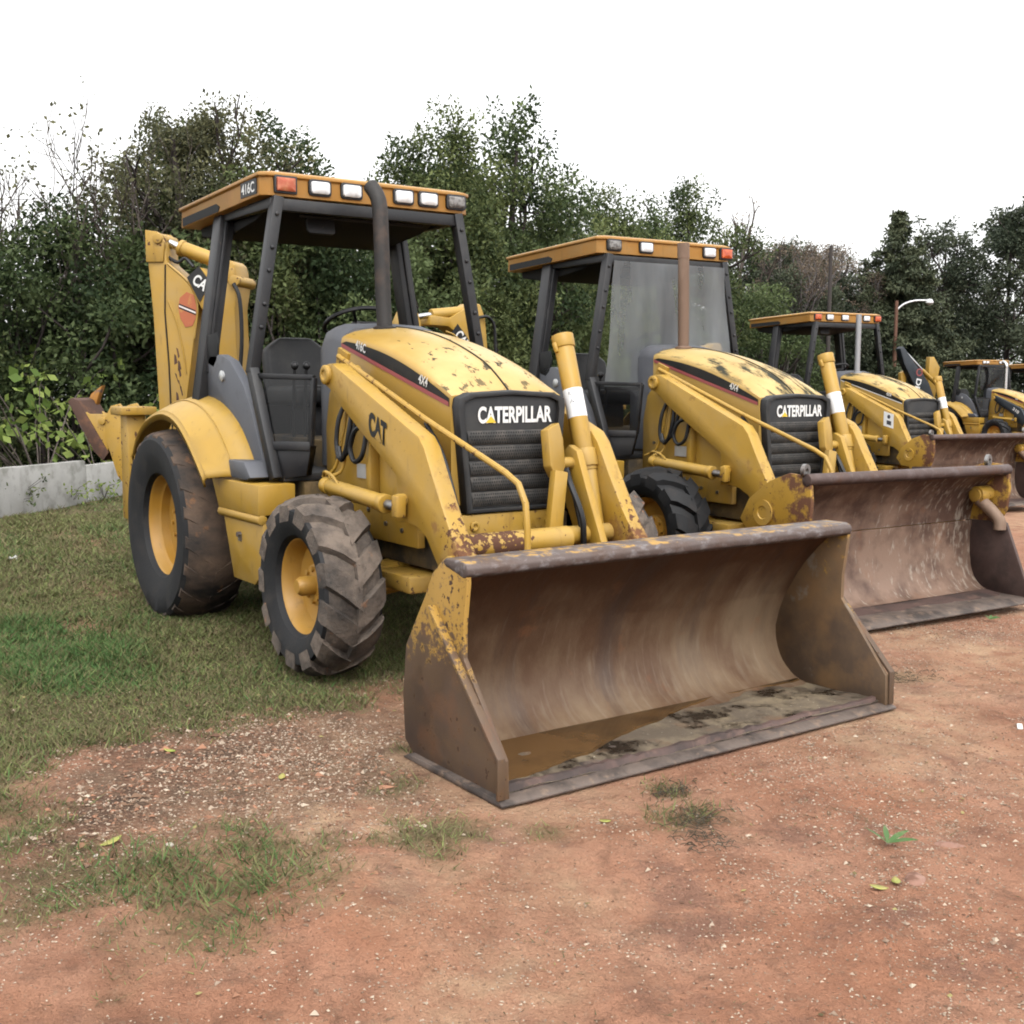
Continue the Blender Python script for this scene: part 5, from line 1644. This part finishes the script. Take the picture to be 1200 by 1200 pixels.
def conifer_proto(seed, H=9.7, Rw=5.0):
    rg = np.random.default_rng(seed)
    bm = BM()
    tube(bm, [(0, 0, -.2), (0, 0, H * .5), (.05, 0, H * .98)], [.2, .12, .02], 8, caps=False)
    C, Rr, K = [], [], []
    nw = 30
    for i in range(nw):
        t = i / (nw - 1)
        z = .6 + (H - .8) * t
        rad = Rw * (1 - t) ** .85 * rg.uniform(.78, 1.12) + .22
        nb = int(11 - 6 * t)
        for k in range(nb):
            a = 2 * PI * (k + rg.random()) / nb
            rr = rad * rg.uniform(.7, 1.1)
            tip = Vector((math.cos(a) * rr, math.sin(a) * rr, z - .12 * rr + .05))
            tube(bm, [(0, 0, z), tip], [.03 * (1 - t) + .008, .006], 4, caps=False)
            m = max(2, int(rr / .42))
            for j in range(m):
                f = (j + .7) / m
                C.append((tip.x * f, tip.y * f, z + (tip.z - z) * f)); cr = .16 + .40 * (1 - t); Rr.append((cr, cr, cr * .5)); K.append(70 + 90 * (1 - t))
    co, ti = leaves(C, Rr, K, .21, rg, .34, shell=.5, droop=.5)
    return wood_mesh(bm, 'bark_dark'), quads_mesh('crown', co, 4, 'needle', ti)

def bare_proto(seed, H=8.5, leafy=True, r0=.10, stems=1, leaf='leaf_brown', per=9, bark='twig', depth=4):
    rg = np.random.default_rng(seed)
    bm = BM(); tips = []
    for s in range(stems):
        a = rg.uniform(0, 2 * PI); q = .25 if stems > 1 else .04
        limb(bm, (.1 * math.cos(a) * (stems > 1), .1 * math.sin(a) * (stems > 1), -.1), (q * math.cos(a), q * math.sin(a), 1), H * .36, r0, depth, rg, tips, 6, .42, 3, .30, .66)
    wm = wood_mesh(bm, bark)
    if not leafy:
        return wm, None
    co, ti = leaves([tuple(t) for t, d in tips], [(.28, .28, .24)] * len(tips), [per] * len(tips), .085, rg, .6)
    return wm, quads_mesh('crown', co, 4, leaf, ti)

PROTO = {}
def plant(kind, loc, label, cat, group=None, scale=1.0, sz=1.0, rot=None, name='tree'):
    wm, cm = PROTO[kind]
    z = float(ground_z(np.array([loc[0]]), np.array([loc[1]]))[0]) if len(loc) == 2 else loc[2]
    t = thing(name, label, cat, (loc[0], loc[1], z), random.uniform(0, 2 * PI) if rot is None else rot, group)
    t.scale = (scale, scale, scale * sz)
    if wm: link('trunk' if name == 'tree' else 'stems', wm, t)
    if cm: link('crown' if name == 'tree' else 'foliage', cm, t)
    return t

def build_plants():
    PROTO['sh1'] = shrub_proto(1); PROTO['sh2'] = shrub_proto(2, 4.2, 1.5, size=.11); PROTO['sh3'] = shrub_proto(3, 4.8, 1.25, 'leaf_mid', .09)
    PROTO['t1'] = crown_proto(21, 6.3, 1.9, 'leaf_mid', size=.095, per=330); PROTO['t2'] = crown_proto(22, 6.3, 1.8, 'leaf_dark', size=.10, nl=60, per=320); PROTO['t3'] = crown_proto(23, 6.3, 1.9, 'leaf_olive', nl=70, per=330, base=.30, size=.085)
    PROTO['t4'] = crown_proto(24, 6.4, 1.7, 'leaf_mid', nl=75, top=.45, size=.095, per=330)
    PROTO['f1'] = crown_proto(31, 10, 3.2, 'leaf_far', size=.19, nl=60, per=190, rmin=.6, rmax=1.3, base=.2); PROTO['f2'] = crown_proto(32, 10, 2.8, 'leaf_far', size=.18, nl=44, per=160, rmin=.5, rmax=1.2, base=.25)
    PROTO['con'] = conifer_proto(41)
    PROTO['b1'] = bare_proto(51, 9.8, True, .17, 1, 'leaf_brown', 12, 'bark'); PROTO['b2'] = bare_proto(52, 9.8, True, .13, 3, 'leaf_brown', 34); PROTO['b3'] = bare_proto(53, 6.4, True, .042, 4, 'leaf_olive', 3, 'bark', 4)
    G1 = 'evergreen shrubs behind the concrete wall'
    G2 = 'trees behind the machines'
    G3 = 'far trees at the right end of the yard'
    # (kind, x, y, label, scale, sz)
    SH = [('sh1', -10.2, -3.6, 'dark evergreen shrub at the far left edge behind the wall', 1.0, 1.0),
          ('sh2', -10.6, -1.7, 'dark evergreen shrub behind the pale sapling at the left edge', 1.0, 1.03),
          ('sh3', -11.4, -.4, 'tall dense shrub under the leaning bare stems at far left', .98, 1.0),
          ('sh1', -11.0, 1.0, 'dark shrub rising behind the joint of the concrete wall', .94, 1.0),
          ('sh2', -11.0, 2.5, 'rounded dark shrub left of the raised digger arm', .95, 1.0),
          ('sh3', -11.2, 4.0, 'leafy dark shrub seen behind the raised digger arm', 1.05, 1.0),
          ('sh1', -11.0, 5.4, 'bushy shrub seen through the open cab of the nearest machine', 1.05, 1.0),
          ('sh2', -11.2, 7.0, 'green shrub seen between the cab posts of the nearest machine', 1.0, 1.0),
          ('sh3', -11.8, 8.7, 'shrub right of the nearest machine canopy', 1.06, 1.0),
          ('sh1', -12.8, 10.5, 'dark shrub left of the second machine canopy', 1.08, 1.0),
          ('sh2', -14.0, 12.6, 'shrub seen through the open side of the second cab', 1.05, 1.0),
          ('sh3', -15.5, 15.2, 'shrub seen through the second machine windscreen', 1.05, 1.0),
          ('sh1', -17.5, 18.6, 'leafy shrub just right of the second machine canopy', 1.15, 1.0),
          ('sh3', -19.0, 22.5, 'green shrub behind the third machine canopy', 1.2, 1.0),
          ('sh2', -21.0, 27.0, 'shrub seen between the cab posts of the third machine', 1.3, 1.0)]
    for k, x, y, lab, s, sz in SH:
        plant(k, (x, y), lab, 'shrub', G1, s, sz, name='evergreen_shrub')
    TR = [('t3', -12.7, 4.0, 'tall brownish tree behind the shrubs left of the nearest canopy', 1.0, 1.0),
          ('t4', -13.0, 3.6, 'shaggy tree filling in left of the tall brownish tree', .95, .98),
          ('t2', -12.6, 5.5, 'dark tree reaching the top of the view above the nearest canopy', 1.0, 1.0),
          ('t1', -12.6, 8.3, 'tall dark tree standing right of the sky gap above the nearest canopy', 1.0, 1.02),
          ('t4', -12.8, 9.4, 'large green tree rising right of the nearest canopy', 1.04, 1.05),
          ('t2', -13.0, 11.0, 'tree with thinning right side between the two near canopies', 1.10, 1.08),
          ('t4', -14.2, 12.9, 'bright green tree sloping down to the open sky in the middle', .98, 1.0),
          ('t1', -17.0, 16.8, 'rounded grey green tree above the second machine canopy', 1.05, 1.05),
          ('t2', -18.4, 19.4, 'dark tree above the right end of the second machine canopy', 1.02, 1.04),
          ('t1', -19.6, 22.2, 'green tree behind the rusty exhaust pipe of the second machine', 1.22, 1.05),
          ('t3', -16.5, 7.6, 'olive tree far back in the sky gap above the nearest canopy', .85, .80)]
    for k, x, y, lab, s, sz in TR:
        plant(k, (x, y), lab, 'tree', G2, s, sz)
    plant('b3', (-11.5, 1.15), 'slim bare stems leaning against the sky at far left', 'tree', None, 1.0, 1.0, rot=.4)
    plant('b3', (-12.2, .55), 'thin bare stems at the left edge above the shrubs', 'tree', None, .95, 1.0, rot=2.2)
    plant('b3', (-13.2, 2.5), 'thin twiggy stems left of the tall brownish tree', 'tree', None, .74, 1.0)
    bm = BM()
    tube(bm, catmull([(0, 0, -.2), (.05, .05, 2), (-.05, .1, 4), (.1, 0, 6.0)], 5), [.26 - .0145 * i for i in range(16)], 10, caps=False)
    limb(bm, (0, .05, 3.2), (.5, .7, 1), 1.3, .06, 2, np.random.default_rng(3), [], 6)
    limb(bm, (0, .05, 3.6), (-.5, -.6, 1), 1.3, .06, 2, np.random.default_rng(4), [], 6)
    PROTO['trunk'] = (wood_mesh(bm, 'bark_dark'), PROTO['t3'][1])
    plant('trunk', (-11.9, 3.25), 'thick dark trunk rising left of the nearest canopy roof', 'tree', None, .94, 1.0)
    FT = [('b1', -22.0, 28.2, 'bare grey tree with thin crown right of the second machine', 1.02, 1.0, 'leafless trees'),
          ('b2', -27.0, 36.5, 'pale brown twiggy tree left of the tall conifer', .98, 1.0, 'leafless trees'),
          ('b2', -30.0, 39.6, 'taller pale brown twiggy tree close against the tall conifer', 1.03, 1.0, 'leafless trees'),
          ('b2', -25.5, 33.0, 'low grey twiggy tree behind the third machine canopy', .92, 1.0, 'leafless trees'),
          ('b2', -29.0, 48.0, 'pale leafless tree in the gap right of the conifer', .95, 1.0, 'leafless trees'),
          ('f2', -23.5, 29.5, 'green tree behind the third machine canopy', .74, 1.0, G3),
          ('f1', -26.0, 33.6, 'pale green tree above the left end of the third canopy', .78, 1.0, G3),
          ('f1', -27.5, 37.6, 'low green tree left of the conifer foot', .78, 1.0, G3),
          ('f2', -27.5, 47.0, 'broad hazy tree near the right edge', 1.02, 1.0, G3),
          ('f1', -26.0, 50.0, 'tall hazy tree cut by the right edge of the view', 1.1, 1.0, G3),
          ('f2', -30.0, 53.5, 'pale tree standing behind the hazy right edge tree', .85, 1.0, G3),
          ('f1', -24.5, 54.5, 'hazy tree beyond the right edge of the view', .95, 1.0, G3)]
    for k, x, y, lab, s, sz, g in FT:
        plant(k, (x, y), lab, 'tree', g, s, sz)
    plant('con', (-26.0, 41.2), 'tall dark conifer behind the street lamp', 'conifer', None, 1.0, 1.03)
    plant('con', (-28.0, 44.3), 'smaller dark conifer on the right of the tall conifer', 'conifer', None, .80, 1.0)
    plant('con', (-26.8, 39.0), 'short dark conifer on the left of the tall conifer', 'conifer', None, .66, .95)
    # wood behind everything, one far mass
    rg = np.random.default_rng(77)
    C, Rr, K = [], [], []
    for i in range(1300):
        t = rg.random()
        bx, by = np.interp(t, [0, .25, .5, .75, 1], [-15, -15.5, -21, -30, -30]), np.interp(t, [0, .25, .5, .75, 1], [-6, 9, 22, 40, 62])
        h = np.interp(t, [0, .1, .25, .4, .5, .75, 1], [3.8, 3.7, 4.3, 3.8, 4.0, 4.5, 5.5])
        z = rg.random() ** .7 * h
        C.append((bx - rg.uniform(0, 3), by + rg.uniform(-1, 1), z - .3)); Rr.append((.95, .95, .8)); K.append(100)
    co, ti = leaves(C, Rr, K, .17, rg)
    o = link('undergrowth', quads_mesh('undergrowth', co, 4, 'leaf_dark', np.clip(ti * .8, 0, 1))); o['kind'] = 'stuff'
    # sapling with big pale leaves by the wall
    for (x, y, sd, lab, hh, n) in ((-8.1, .02, 5, 'young sapling with large pale green leaves at the left edge above the wall', 3.9, 14), (-8.5, .95, 6, 'slender pale leaved sapling just left of the curled digger bucket', 2.5, 8), (-9.2, 1.75, 9, 'sparse pale leaved sprig behind the digger arm', 1.9, 4)):
        rg = np.random.default_rng(sd)
        bm = BM(); C = []
        for k in range(n):
            a = rg.uniform(0, 2 * PI); L_ = hh * rg.uniform(.55, 1.0)
            d = Vector((math.cos(a) * .55, math.sin(a) * .55, 1)).normalized()
            pts = [Vector((0, 0, 0))]
            for i in range(6):
                d = (d + Vector(rg.normal(0, .12, 3)) + Vector((math.cos(a), math.sin(a), -.25)) * .10).normalized()
                pts.append(pts[-1] + d * L_ / 6)
                if i > 1:
                    C += [tuple(pts[-1] + Vector(rg.normal(0, .05, 3))) for _ in range(3)]
            tube(bm, pts, [.013 - .0015 * i for i in range(7)], 5, caps=False)
        co, ti = leaves(C, [(.10, .10, .10)] * len(C), [2] * len(C), .145, rg, .66, droop=.7)
        t = thing('sapling', lab, 'sapling', (x, y, 0))
        link('stems', wood_mesh(bm, 'bark'), t); link('leaves', quads_mesh('leaves', co, 4, 'leaf_light', ti), t)
    # weeds at the wall foot
    for (x, y, sd, lab, hh, m_) in ((-7.0, -.55, 11, 'wiry weed with few leaves against the left wall panel', .42, 'leaf_mid'), (-7.55, .25, 12, 'low light green weed clump at the joint of the concrete wall', .26, 'leaf_light'), (-8.0, .8, 13, 'small green weed at the foot of the right wall panel', .20, 'leaf_light')):
        rg = np.random.default_rng(sd); bm = BM(); C = []
        for k in range(9):
            a = rg.uniform(0, 2 * PI); tip = Vector((math.cos(a) * hh * .9, math.sin(a) * hh * .9, hh * rg.uniform(.4, 1.1)))
            tube(bm, [(0, 0, 0), tip * .5 + Vector((0, 0, .08)), tip], [.005, .004, .002], 4, caps=False)
            C += [tuple(tip), tuple(tip * .7)]
        co, ti = leaves(C, [(.07, .07, .05)] * len(C), [6] * len(C), .06, rg, .5)
        z = float(ground_z(np.array([x]), np.array([y]))[0])
        t = thing('weed', lab, 'weed', (x, y, z))
        link('stems', wood_mesh(bm, 'twig'), t); link('leaves', quads_mesh('leaves', co, 4, m_, ti), t)

# ------------------------------------------------------------------ site furniture and litter
def gz(x, y):
    return float(ground_z(np.array([x]), np.array([y]))[0])

def build_wall():
    import itertools
    A = Vector((-4.9, -2.55, 0)); J = Vector((-7.78, .47, 0)); d = (J - A).normalized()
    ends = [(-.0, (J - A).length - .012, .60, .53, 'pale concrete wall panel at the left edge behind the grass'), ((J - A).length + .012, (J - A).length + 2.4, .47, .46, 'pale concrete wall panel behind the rear tyre, right of the wall joint')]
    n = Vector((-d.y, d.x, 0))
    for s0, s1, h0, h1, lab in ends:
        bm = BM()
        m = 8
        rows = []
        for i in range(m + 1):
            t = i / m; p = A + d * (s0 + (s1 - s0) * t); h = h0 + (h1 - h0) * t + random.uniform(-.006, .006)
            rows.append([p - n * .07 + Vector((0, 0, -.1)), p - n * .06 + Vector((0, 0, h)), p + n * .06 + Vector((0, 0, h)), p + n * .07 + Vector((0, 0, -.1))])
        V = loft(bm, rows, closed=True); bm.faces.new(V[0]); bm.faces.new(V[-1][::-1])
        tag(finish('wall_panel', bm, 'concrete', None, bevel=.012), lab, 'wall', 'concrete wall panels')

def build_poles():
    x, y = -24.2, 38.9; z = gz(x, y)
    t = thing('street_lamp', 'brown street lamp pole with curved pale arm before the conifers', 'street lamp', (x, y, z))
    bm = BM(); tube(bm, [(0, 0, -.3), (0, 0, 5.75)], [.10, .075], 12); finish('pole', bm, 'wood_pole', t)
    u = Vector((.56, .83, 0))
    bm = BM(); tube(bm, catmull([Vector((0, 0, 5.35)), u * .35 + Vector((0, 0, 5.62)), u * .8 + Vector((0, 0, 5.75)), u * 1.3 + Vector((0, 0, 5.76))], 6), .045, 8); a = finish('lamp_arm', bm, 'galv', t)
    bm = BM()
    lathe(bm, [(.02, .12), (.10, .10), (.17, .0), (.17, -.06), (.10, -.14), (.001, -.17)], u * 1.42 + Vector((0, 0, 5.72)), axis=(0, 0, 1), seg=16)
    finish('lamp_head', bm, 'lens', a)
    x, y = -19.3, 28.7; z = gz(x, y)
    t = thing('utility_pole', 'dark slim utility pole behind the third machine canopy', 'utility pole', (x, y, z))
    bm = BM(); tube(bm, [(0, 0, -.3), (0, 0, 6.75)], [.10, .06], 10); finish('pole', bm, 'pole_dark', t)
    bm = BM(); tube(bm, [(.0, .0, 6.55), (.12, .18, 6.6), (.12, .18, 6.75)], .025, 6); finish('insulator_pin', bm, 'pole_dark', t)

def flat_leaf(name, x, y, L_, w, rot, m, lab, cat, group=None, curl=.3):
    bm = BM(); z = gz(x, y) + .006
    rows = []
    for i in range(7):
        t = i / 6; ww = w * math.sin(PI * (t * .94 + .03)) ** .8
        zz = curl * L_ * (t - .5) ** 2
        rows.append([(L_ * (t - .5), -ww, zz + .15 * ww), (L_ * (t - .5), 0, zz), (L_ * (t - .5), ww, zz + .15 * ww)])
    loft(bm, rows)
    o = finish(name, bm, m, None, ang=80)
    o.location = (x, y, z); o.rotation_euler = (random.uniform(-.1, .1), random.uniform(-.15, .15), rot)
    tag(o, lab, cat, group); 
    md = o.modifiers.new('thickness', 'SOLIDIFY'); md.thickness = .0008
    return o

def stone(x, y, r_, m, lab, flat=.5, stretch=1.6, rot=0):
    bm = BM(); bmesh.ops.create_icosphere(bm, subdivisions=3, radius=1)
    for v in bm.verts:
        k = 1 + .22 * FB(v.co.x * 1.3 + x * 7, v.co.y * 1.3 + v.co.z, 8)
        v.co = Vector((v.co.x * r_ * stretch * k, v.co.y * r_ * k, v.co.z * r_ * flat * k))
    o = finish('stone', bm, m, None, ang=80); o.location = (x, y, gz(x, y)); o.rotation_euler = (0, 0, rot)
    return tag(o, lab, 'stone', 'stones on the clay')

def build_litter():
    L4 = 'fallen leaves on the ground'
    flat_leaf('fallen_leaf', 5.496, -.533, .06, .016, .9, 'leaf_yellow', 'lower left of two yellow leaves on the clay at bottom right', 'leaf', L4)
    flat_leaf('fallen_leaf', 5.507, -.462, .075, .014, 2.3, 'leaf_yellow', 'long yellow leaf right beside another on the clay at bottom right', 'leaf', L4)
    flat_leaf('fallen_leaf', 3.776, -2.429, .085, .016, 1.9, 'leaf_yellow', 'pale yellow green leaf on the dark wood chips at lower left', 'leaf', L4)
    flat_leaf('fallen_leaf', 2.95, -1.95, .06, .014, .6, 'leaf_yellow', 'yellow leaf on the chips at the turf edge', 'leaf', L4)
    flat_leaf('fallen_leaf', 3.55, -1.7, .05, .014, 2.6, 'leaf_yellow', 'small yellow leaf between the chips and the big bucket', 'leaf', L4)
    flat_leaf('fallen_leaf', 4.62, -.93, .045, .013, 1.2, 'leaf_yellow', 'small curled yellow leaf in front of the big bucket edge', 'leaf', L4)
    # green sprigs
    for (x, y, L_, lab, n) in ((5.318, -.257, .10, 'bright green grass sprig lying on the clay at right', 4), (3.256, 3.543, .07, 'bright green weed in front of the second bucket', 5)):
        t = thing('green_sprig', lab, 'sprig', (x, y, gz(x, y)))
        for k in range(n):
            a = .6 + k * 2 * PI / n * .55; bm = BM(); rows = []
            for i in range(6):
                q = i / 5; w = .010 * math.sin(PI * (q * .9 + .08)); c = Vector((math.cos(a), math.sin(a), 0)) * L_ * q + Vector((0, 0, .02 + L_ * .5 * q * (1 - .5 * q)))
                s_ = Vector((-math.sin(a), math.cos(a), .3)) * w
                rows.append([c - s_, c + s_])
            loft(bm, rows); finish('blade', bm, 'weed', t, ang=80)
    stone(5.42, -.044, .030, 'stone_red', 'flat pinkish stone pressed in the clay at far right', .35, 1.9, .5)
    stone(5.52, -.38, .034, 'stone_red', 'larger pinkish stone beside the yellow leaves at bottom right', .4, 1.8, 2.2)
    stone(3.94, -2.28, .014, 'stone', 'small white pebble on the wood chips at lower left', .7, 1.2)
    stone(3.86, -2.5, .012, 'stone', 'smaller white pebble left of another on the wood chips', .7, 1.2)
    bm = BM(); rg = np.random.default_rng(2)
    bmesh.ops.create_grid(bm, x_segments=5, y_segments=5, size=.035)
    for v in bm.verts: v.co.z = .02 + .012 * rg.standard_normal()
    o = finish('paper_scrap', bm, 'paper', None); o.location = (-3.1, -1.34, gz(-3.1, -1.34)); tag(o, 'white crumpled paper scrap on the grass at the left edge', 'litter', 'white scraps')
    md = o.modifiers.new('thickness', 'SOLIDIFY'); md.thickness = .001
    bm = BM(); box(bm, -.012, .012, -.03, .03, 0, .008)
    o = finish('plastic_scrap', bm, 'paper', None, bevel=.004); o.location = (4.79, 1.397, gz(4.79, 1.397)); o.rotation_euler = (.1, 0, .6); tag(o, 'white plastic scrap on the clay at the right edge', 'litter', 'white scraps')
    # dead grass wads on the clay
    for i, (x, y, n, sp, lab) in enumerate(((3.9, 1.72, 90, .13, 'wad of dead grass beside the right end of the big bucket'), (4.76, -.62, 90, .09, 'dark wad of dead grass on the clay below the bucket middle'), (4.50, -.50, 70, .07, 'small dead grass wad close to the bucket edge'), (4.95, -.75, 60, .06, 'dead grass wad lowest on the clay, above the bottom edge'))):
        rg = np.random.default_rng(90 + i); bm = BM()
        for k in range(n):
            p = Vector((rg.normal(0, sp * .6), rg.normal(0, sp), .004 + abs(rg.normal(0, .008)))); a = rg.uniform(0, 2 * PI); l = rg.uniform(.02, .06)
            tube(bm, [p, p + Vector((math.cos(a) * l * .5, math.sin(a) * l * .5, rg.uniform(0, .014))), p + Vector((math.cos(a) * l, math.sin(a) * l, 0))], .0014, 3, caps=False)
        o = finish('dead_grass_wad', bm, 'debris', None, ang=80); o.location = (x, y, gz(x, y)); tag(o, lab, 'dead grass', 'dead grass wads on the clay')

# ------------------------------------------------------------------ build
build_ground()
M1 = backhoe_loader('nearest yellow backhoe loader, open cab, black exhaust pipe and wet bucket on the ground', (0, 0, 0), 0, dict(
    lights=[(-.575, 'faded'), (-.352, 'clear'), (-.14, 'clear'), (.225, 'clear'), (.407, 'clear'), (.617, 'grey')], roof_text=True, stack='dark', hoe='up',
    rusty_rod=True, far_wheel=1.05, label_strokes=[(-.55, -.50, .405, .44), (-.50, -.40, .44, .42), (-.55, -.40, .425, .44), (-.35, -.22, .43, .405), (-.3, -.25, .40, .44), (-.5, -.3, .375, .395), (-.28, -.1, .385, .375), (-.02, .02, .33, .40), (.12, .2, .39, .395), (.3, .36, .36, .43), (.45, .6, .42, .41)]))
M2 = backhoe_loader('second yellow backhoe loader with dusty windscreen and rusty straight exhaust', (-.898, 3.356, -.045), R(-2.57), dict(
    lights=[(-.575, 'grey'), (-.24, 'clear'), (.46, 'clear'), (.655, 'amber')], stack='rust', hoe='side', windshield=True, hood_model=False, hood_mat='yellow_hood_black',
    arm_text=False, pale_bucket=True, bucket=(0, 0, 0), front_tread='rubber', rear_tread='rubber', bar_right=True, cross_mat='yellow'))
M3 = backhoe_loader('third yellow backhoe loader with open cab, steel exhaust and white arm sign', (-5.218, 11.081, -.19), R(-5.99), dict(
    lights=[(-.60, 'amber'), (-.36, 'clear'), (-.05, 'clear'), (.40, 'clear'), (.64, 'amber')], stack='steel', hoe='side', hood_model=False, hood_mat='yellow_hood_black', brand=False,
    arm_text=False, arm_sign=True, pale_bucket=True, bucket=(0, .03, 0), stripe='decal_white', stripe_h=.012, front_tread='rubber', rear_tread='rubber', cross_mat='yellow'))
M4 = backhoe_loader('far backhoe loader with dark boom, dark loader arms and bright curved exhaust', (-15.25, 30.7, -.55), R(-8), dict(
    lights=[(-.45, 'clear'), (-.3, 'clear'), (.3, 'clear'), (.45, 'clear')], stack='chrome', hoe='tall', hood_model=False, brand=False, arm_text=False, arm_mat='navy', arm_number='310',
    windshield=True, screen_mat='glass', screen_frame=True, label=False, front_tread='rubber', rear_tread='rubber', cross_mat='yellow', pale_bucket=True))
M5 = backhoe_loader('farthest backhoe loader cut off by the right edge, only canopy and exhaust showing', (-15.9, 34.6, -.63), R(-8), dict(
    lights=[(-.45, 'clear'), (-.3, 'clear'), (.3, 'clear'), (.45, 'clear')], stack='chrome', hoe='none', hood_model=False, brand=False, arm_text=False, arm_mat='navy',
    windshield=True, screen_mat='glass', screen_frame=True, label=False, front_tread='rubber', rear_tread='rubber', cross_mat='yellow', pale_bucket=True))

# muddy rain water standing in the near bucket
def build_puddle():
    bm = BM()
    back = [(3.655 + .004 * math.sin(9 * y), y) for y in np.linspace(-1.09, 1.09, 40)]
    front = []
    for y in np.linspace(1.09, -1.09, 70):
        x = np.interp(y, [-1.1, -.6, -.3, .1, .5, 1.1], [4.15, 4.06, 3.95, 3.82, 3.75, 3.73]) + .05 * FB(y * 3, 2.2, 4) + .02 * FB(y * 11, 7.2, 4)
        front.append((x, y))
    prism_z(bm, back + front, .022, .0385)
    o = finish('muddy_puddle', bm, 'puddle', None, ang=20)
    tag(o, 'shallow brown rain puddle along the back of the nearest bucket floor', 'puddle')
build_puddle()
build_wall()
build_poles()
build_plants()
build_grass()
build_gravel()
build_litter()

def build_haze():
    bm = BM(); box(bm, -105, 105, -105, 105, -4.5, 13.6)
    for v in bm.verts: v.co.x *= 1.0
    me = bpy.data.meshes.new('haze'); bm.to_mesh(me); bm.free()
    m = bpy.data.materials.new('haze_air'); m.use_nodes = True; nt = m.node_tree; nt.nodes.clear()
    out = _n(nt, 'ShaderNodeOutputMaterial'); v = _n(nt, 'ShaderNodeVolumePrincipled')
    v.inputs['Color'].default_value = (.93, .94, .95, 1); v.inputs['Density'].default_value = .0075; v.inputs['Anisotropy'].default_value = .2
    nt.links.new(v.outputs[0], out.inputs['Volume'])
    me.materials.append(m)
    o = link('haze', me); o['kind'] = 'stuff'
build_haze()

# ------------------------------------------------------------------ camera
cd = bpy.data.cameras.new('camera'); cam = bpy.data.objects.new('camera', cd); COL.objects.link(cam)
cd.sensor_width = 36; cd.lens = 36 * 1350 / 1200; cd.clip_start = .05; cd.clip_end = 2000
yaw, pitch, roll = 2.53375, -.113681, .001686
f = Vector((math.cos(yaw) * math.cos(pitch), math.sin(yaw) * math.cos(pitch), math.sin(pitch)))
r0 = f.cross(Vector((0, 0, 1))).normalized(); u0 = r0.cross(f)
rr = r0 * math.cos(roll) + u0 * math.sin(roll); uu = u0 * math.cos(roll) - r0 * math.sin(roll)
cam.matrix_world = Matrix(((rr.x, uu.x, -f.x, 7.69037), (rr.y, uu.y, -f.y, -3.473309), (rr.z, uu.z, -f.z, 1.574968), (0, 0, 0, 1)))
SC.camera = cam

# ------------------------------------------------------------------ light: bright overcast
w = bpy.data.worlds.new('World'); SC.world = w; w.use_nodes = True
nt = w.node_tree; nt.nodes.clear()
out = _n(nt, 'ShaderNodeOutputWorld'); bg = _n(nt, 'ShaderNodeBackground')
sky = _n(nt, 'ShaderNodeTexSky', sky_type='NISHITA'); sky.sun_disc = False
SUN_EL, SUN_AZ = R(52), R(-22)       # azimuth measured from +x towards +y
sky.sun_elevation = SUN_EL; sky.sun_rotation = PI / 2 - SUN_AZ
sky.air_density = 1.0; sky.dust_density = 6.0; sky.ozone_density = 1.0
hs = _n(nt, 'ShaderNodeHueSaturation'); hs.inputs['Saturation'].default_value = .10; hs.inputs['Value'].default_value = 1.0
cloud = _n(nt, 'ShaderNodeMix', data_type='RGBA'); cloud.inputs[0].default_value = .6; cloud.inputs[7].default_value = (4.0, 4.0, 3.98, 1)   # even cloud deck
nt.links.new(sky.outputs[0], hs.inputs['Color']); nt.links.new(hs.outputs[0], cloud.inputs[6]); nt.links.new(cloud.outputs[2], bg.inputs[0]); nt.links.new(bg.outputs[0], out.inputs[0])
bg.inputs[1].default_value = .15
sd = bpy.data.lights.new('sun', 'SUN'); sd.energy = .9; sd.angle = R(14); sd.color = (1, .96, .90)
so = bpy.data.objects.new('sun', sd); COL.objects.link(so)
sv = Vector((math.cos(SUN_EL) * math.cos(SUN_AZ), math.cos(SUN_EL) * math.sin(SUN_AZ), math.sin(SUN_EL)))
so.rotation_euler = sv.to_track_quat('Z', 'Y').to_euler()
SC.view_settings.view_transform = 'Standard'; SC.view_settings.look = 'None'; SC.view_settings.gamma = 1; SC.view_settings.use_curve_mapping = False
SC.view_settings.exposure = 1.6
SC.render.engine = 'CYCLES'
SC.cycles.use_denoising = True
SC.cycles.pixel_filter_type = 'BLACKMAN_HARRIS'; SC.cycles.filter_width = 1.9
SC.cycles.max_bounces = 6; SC.cycles.transparent_max_bounces = 8
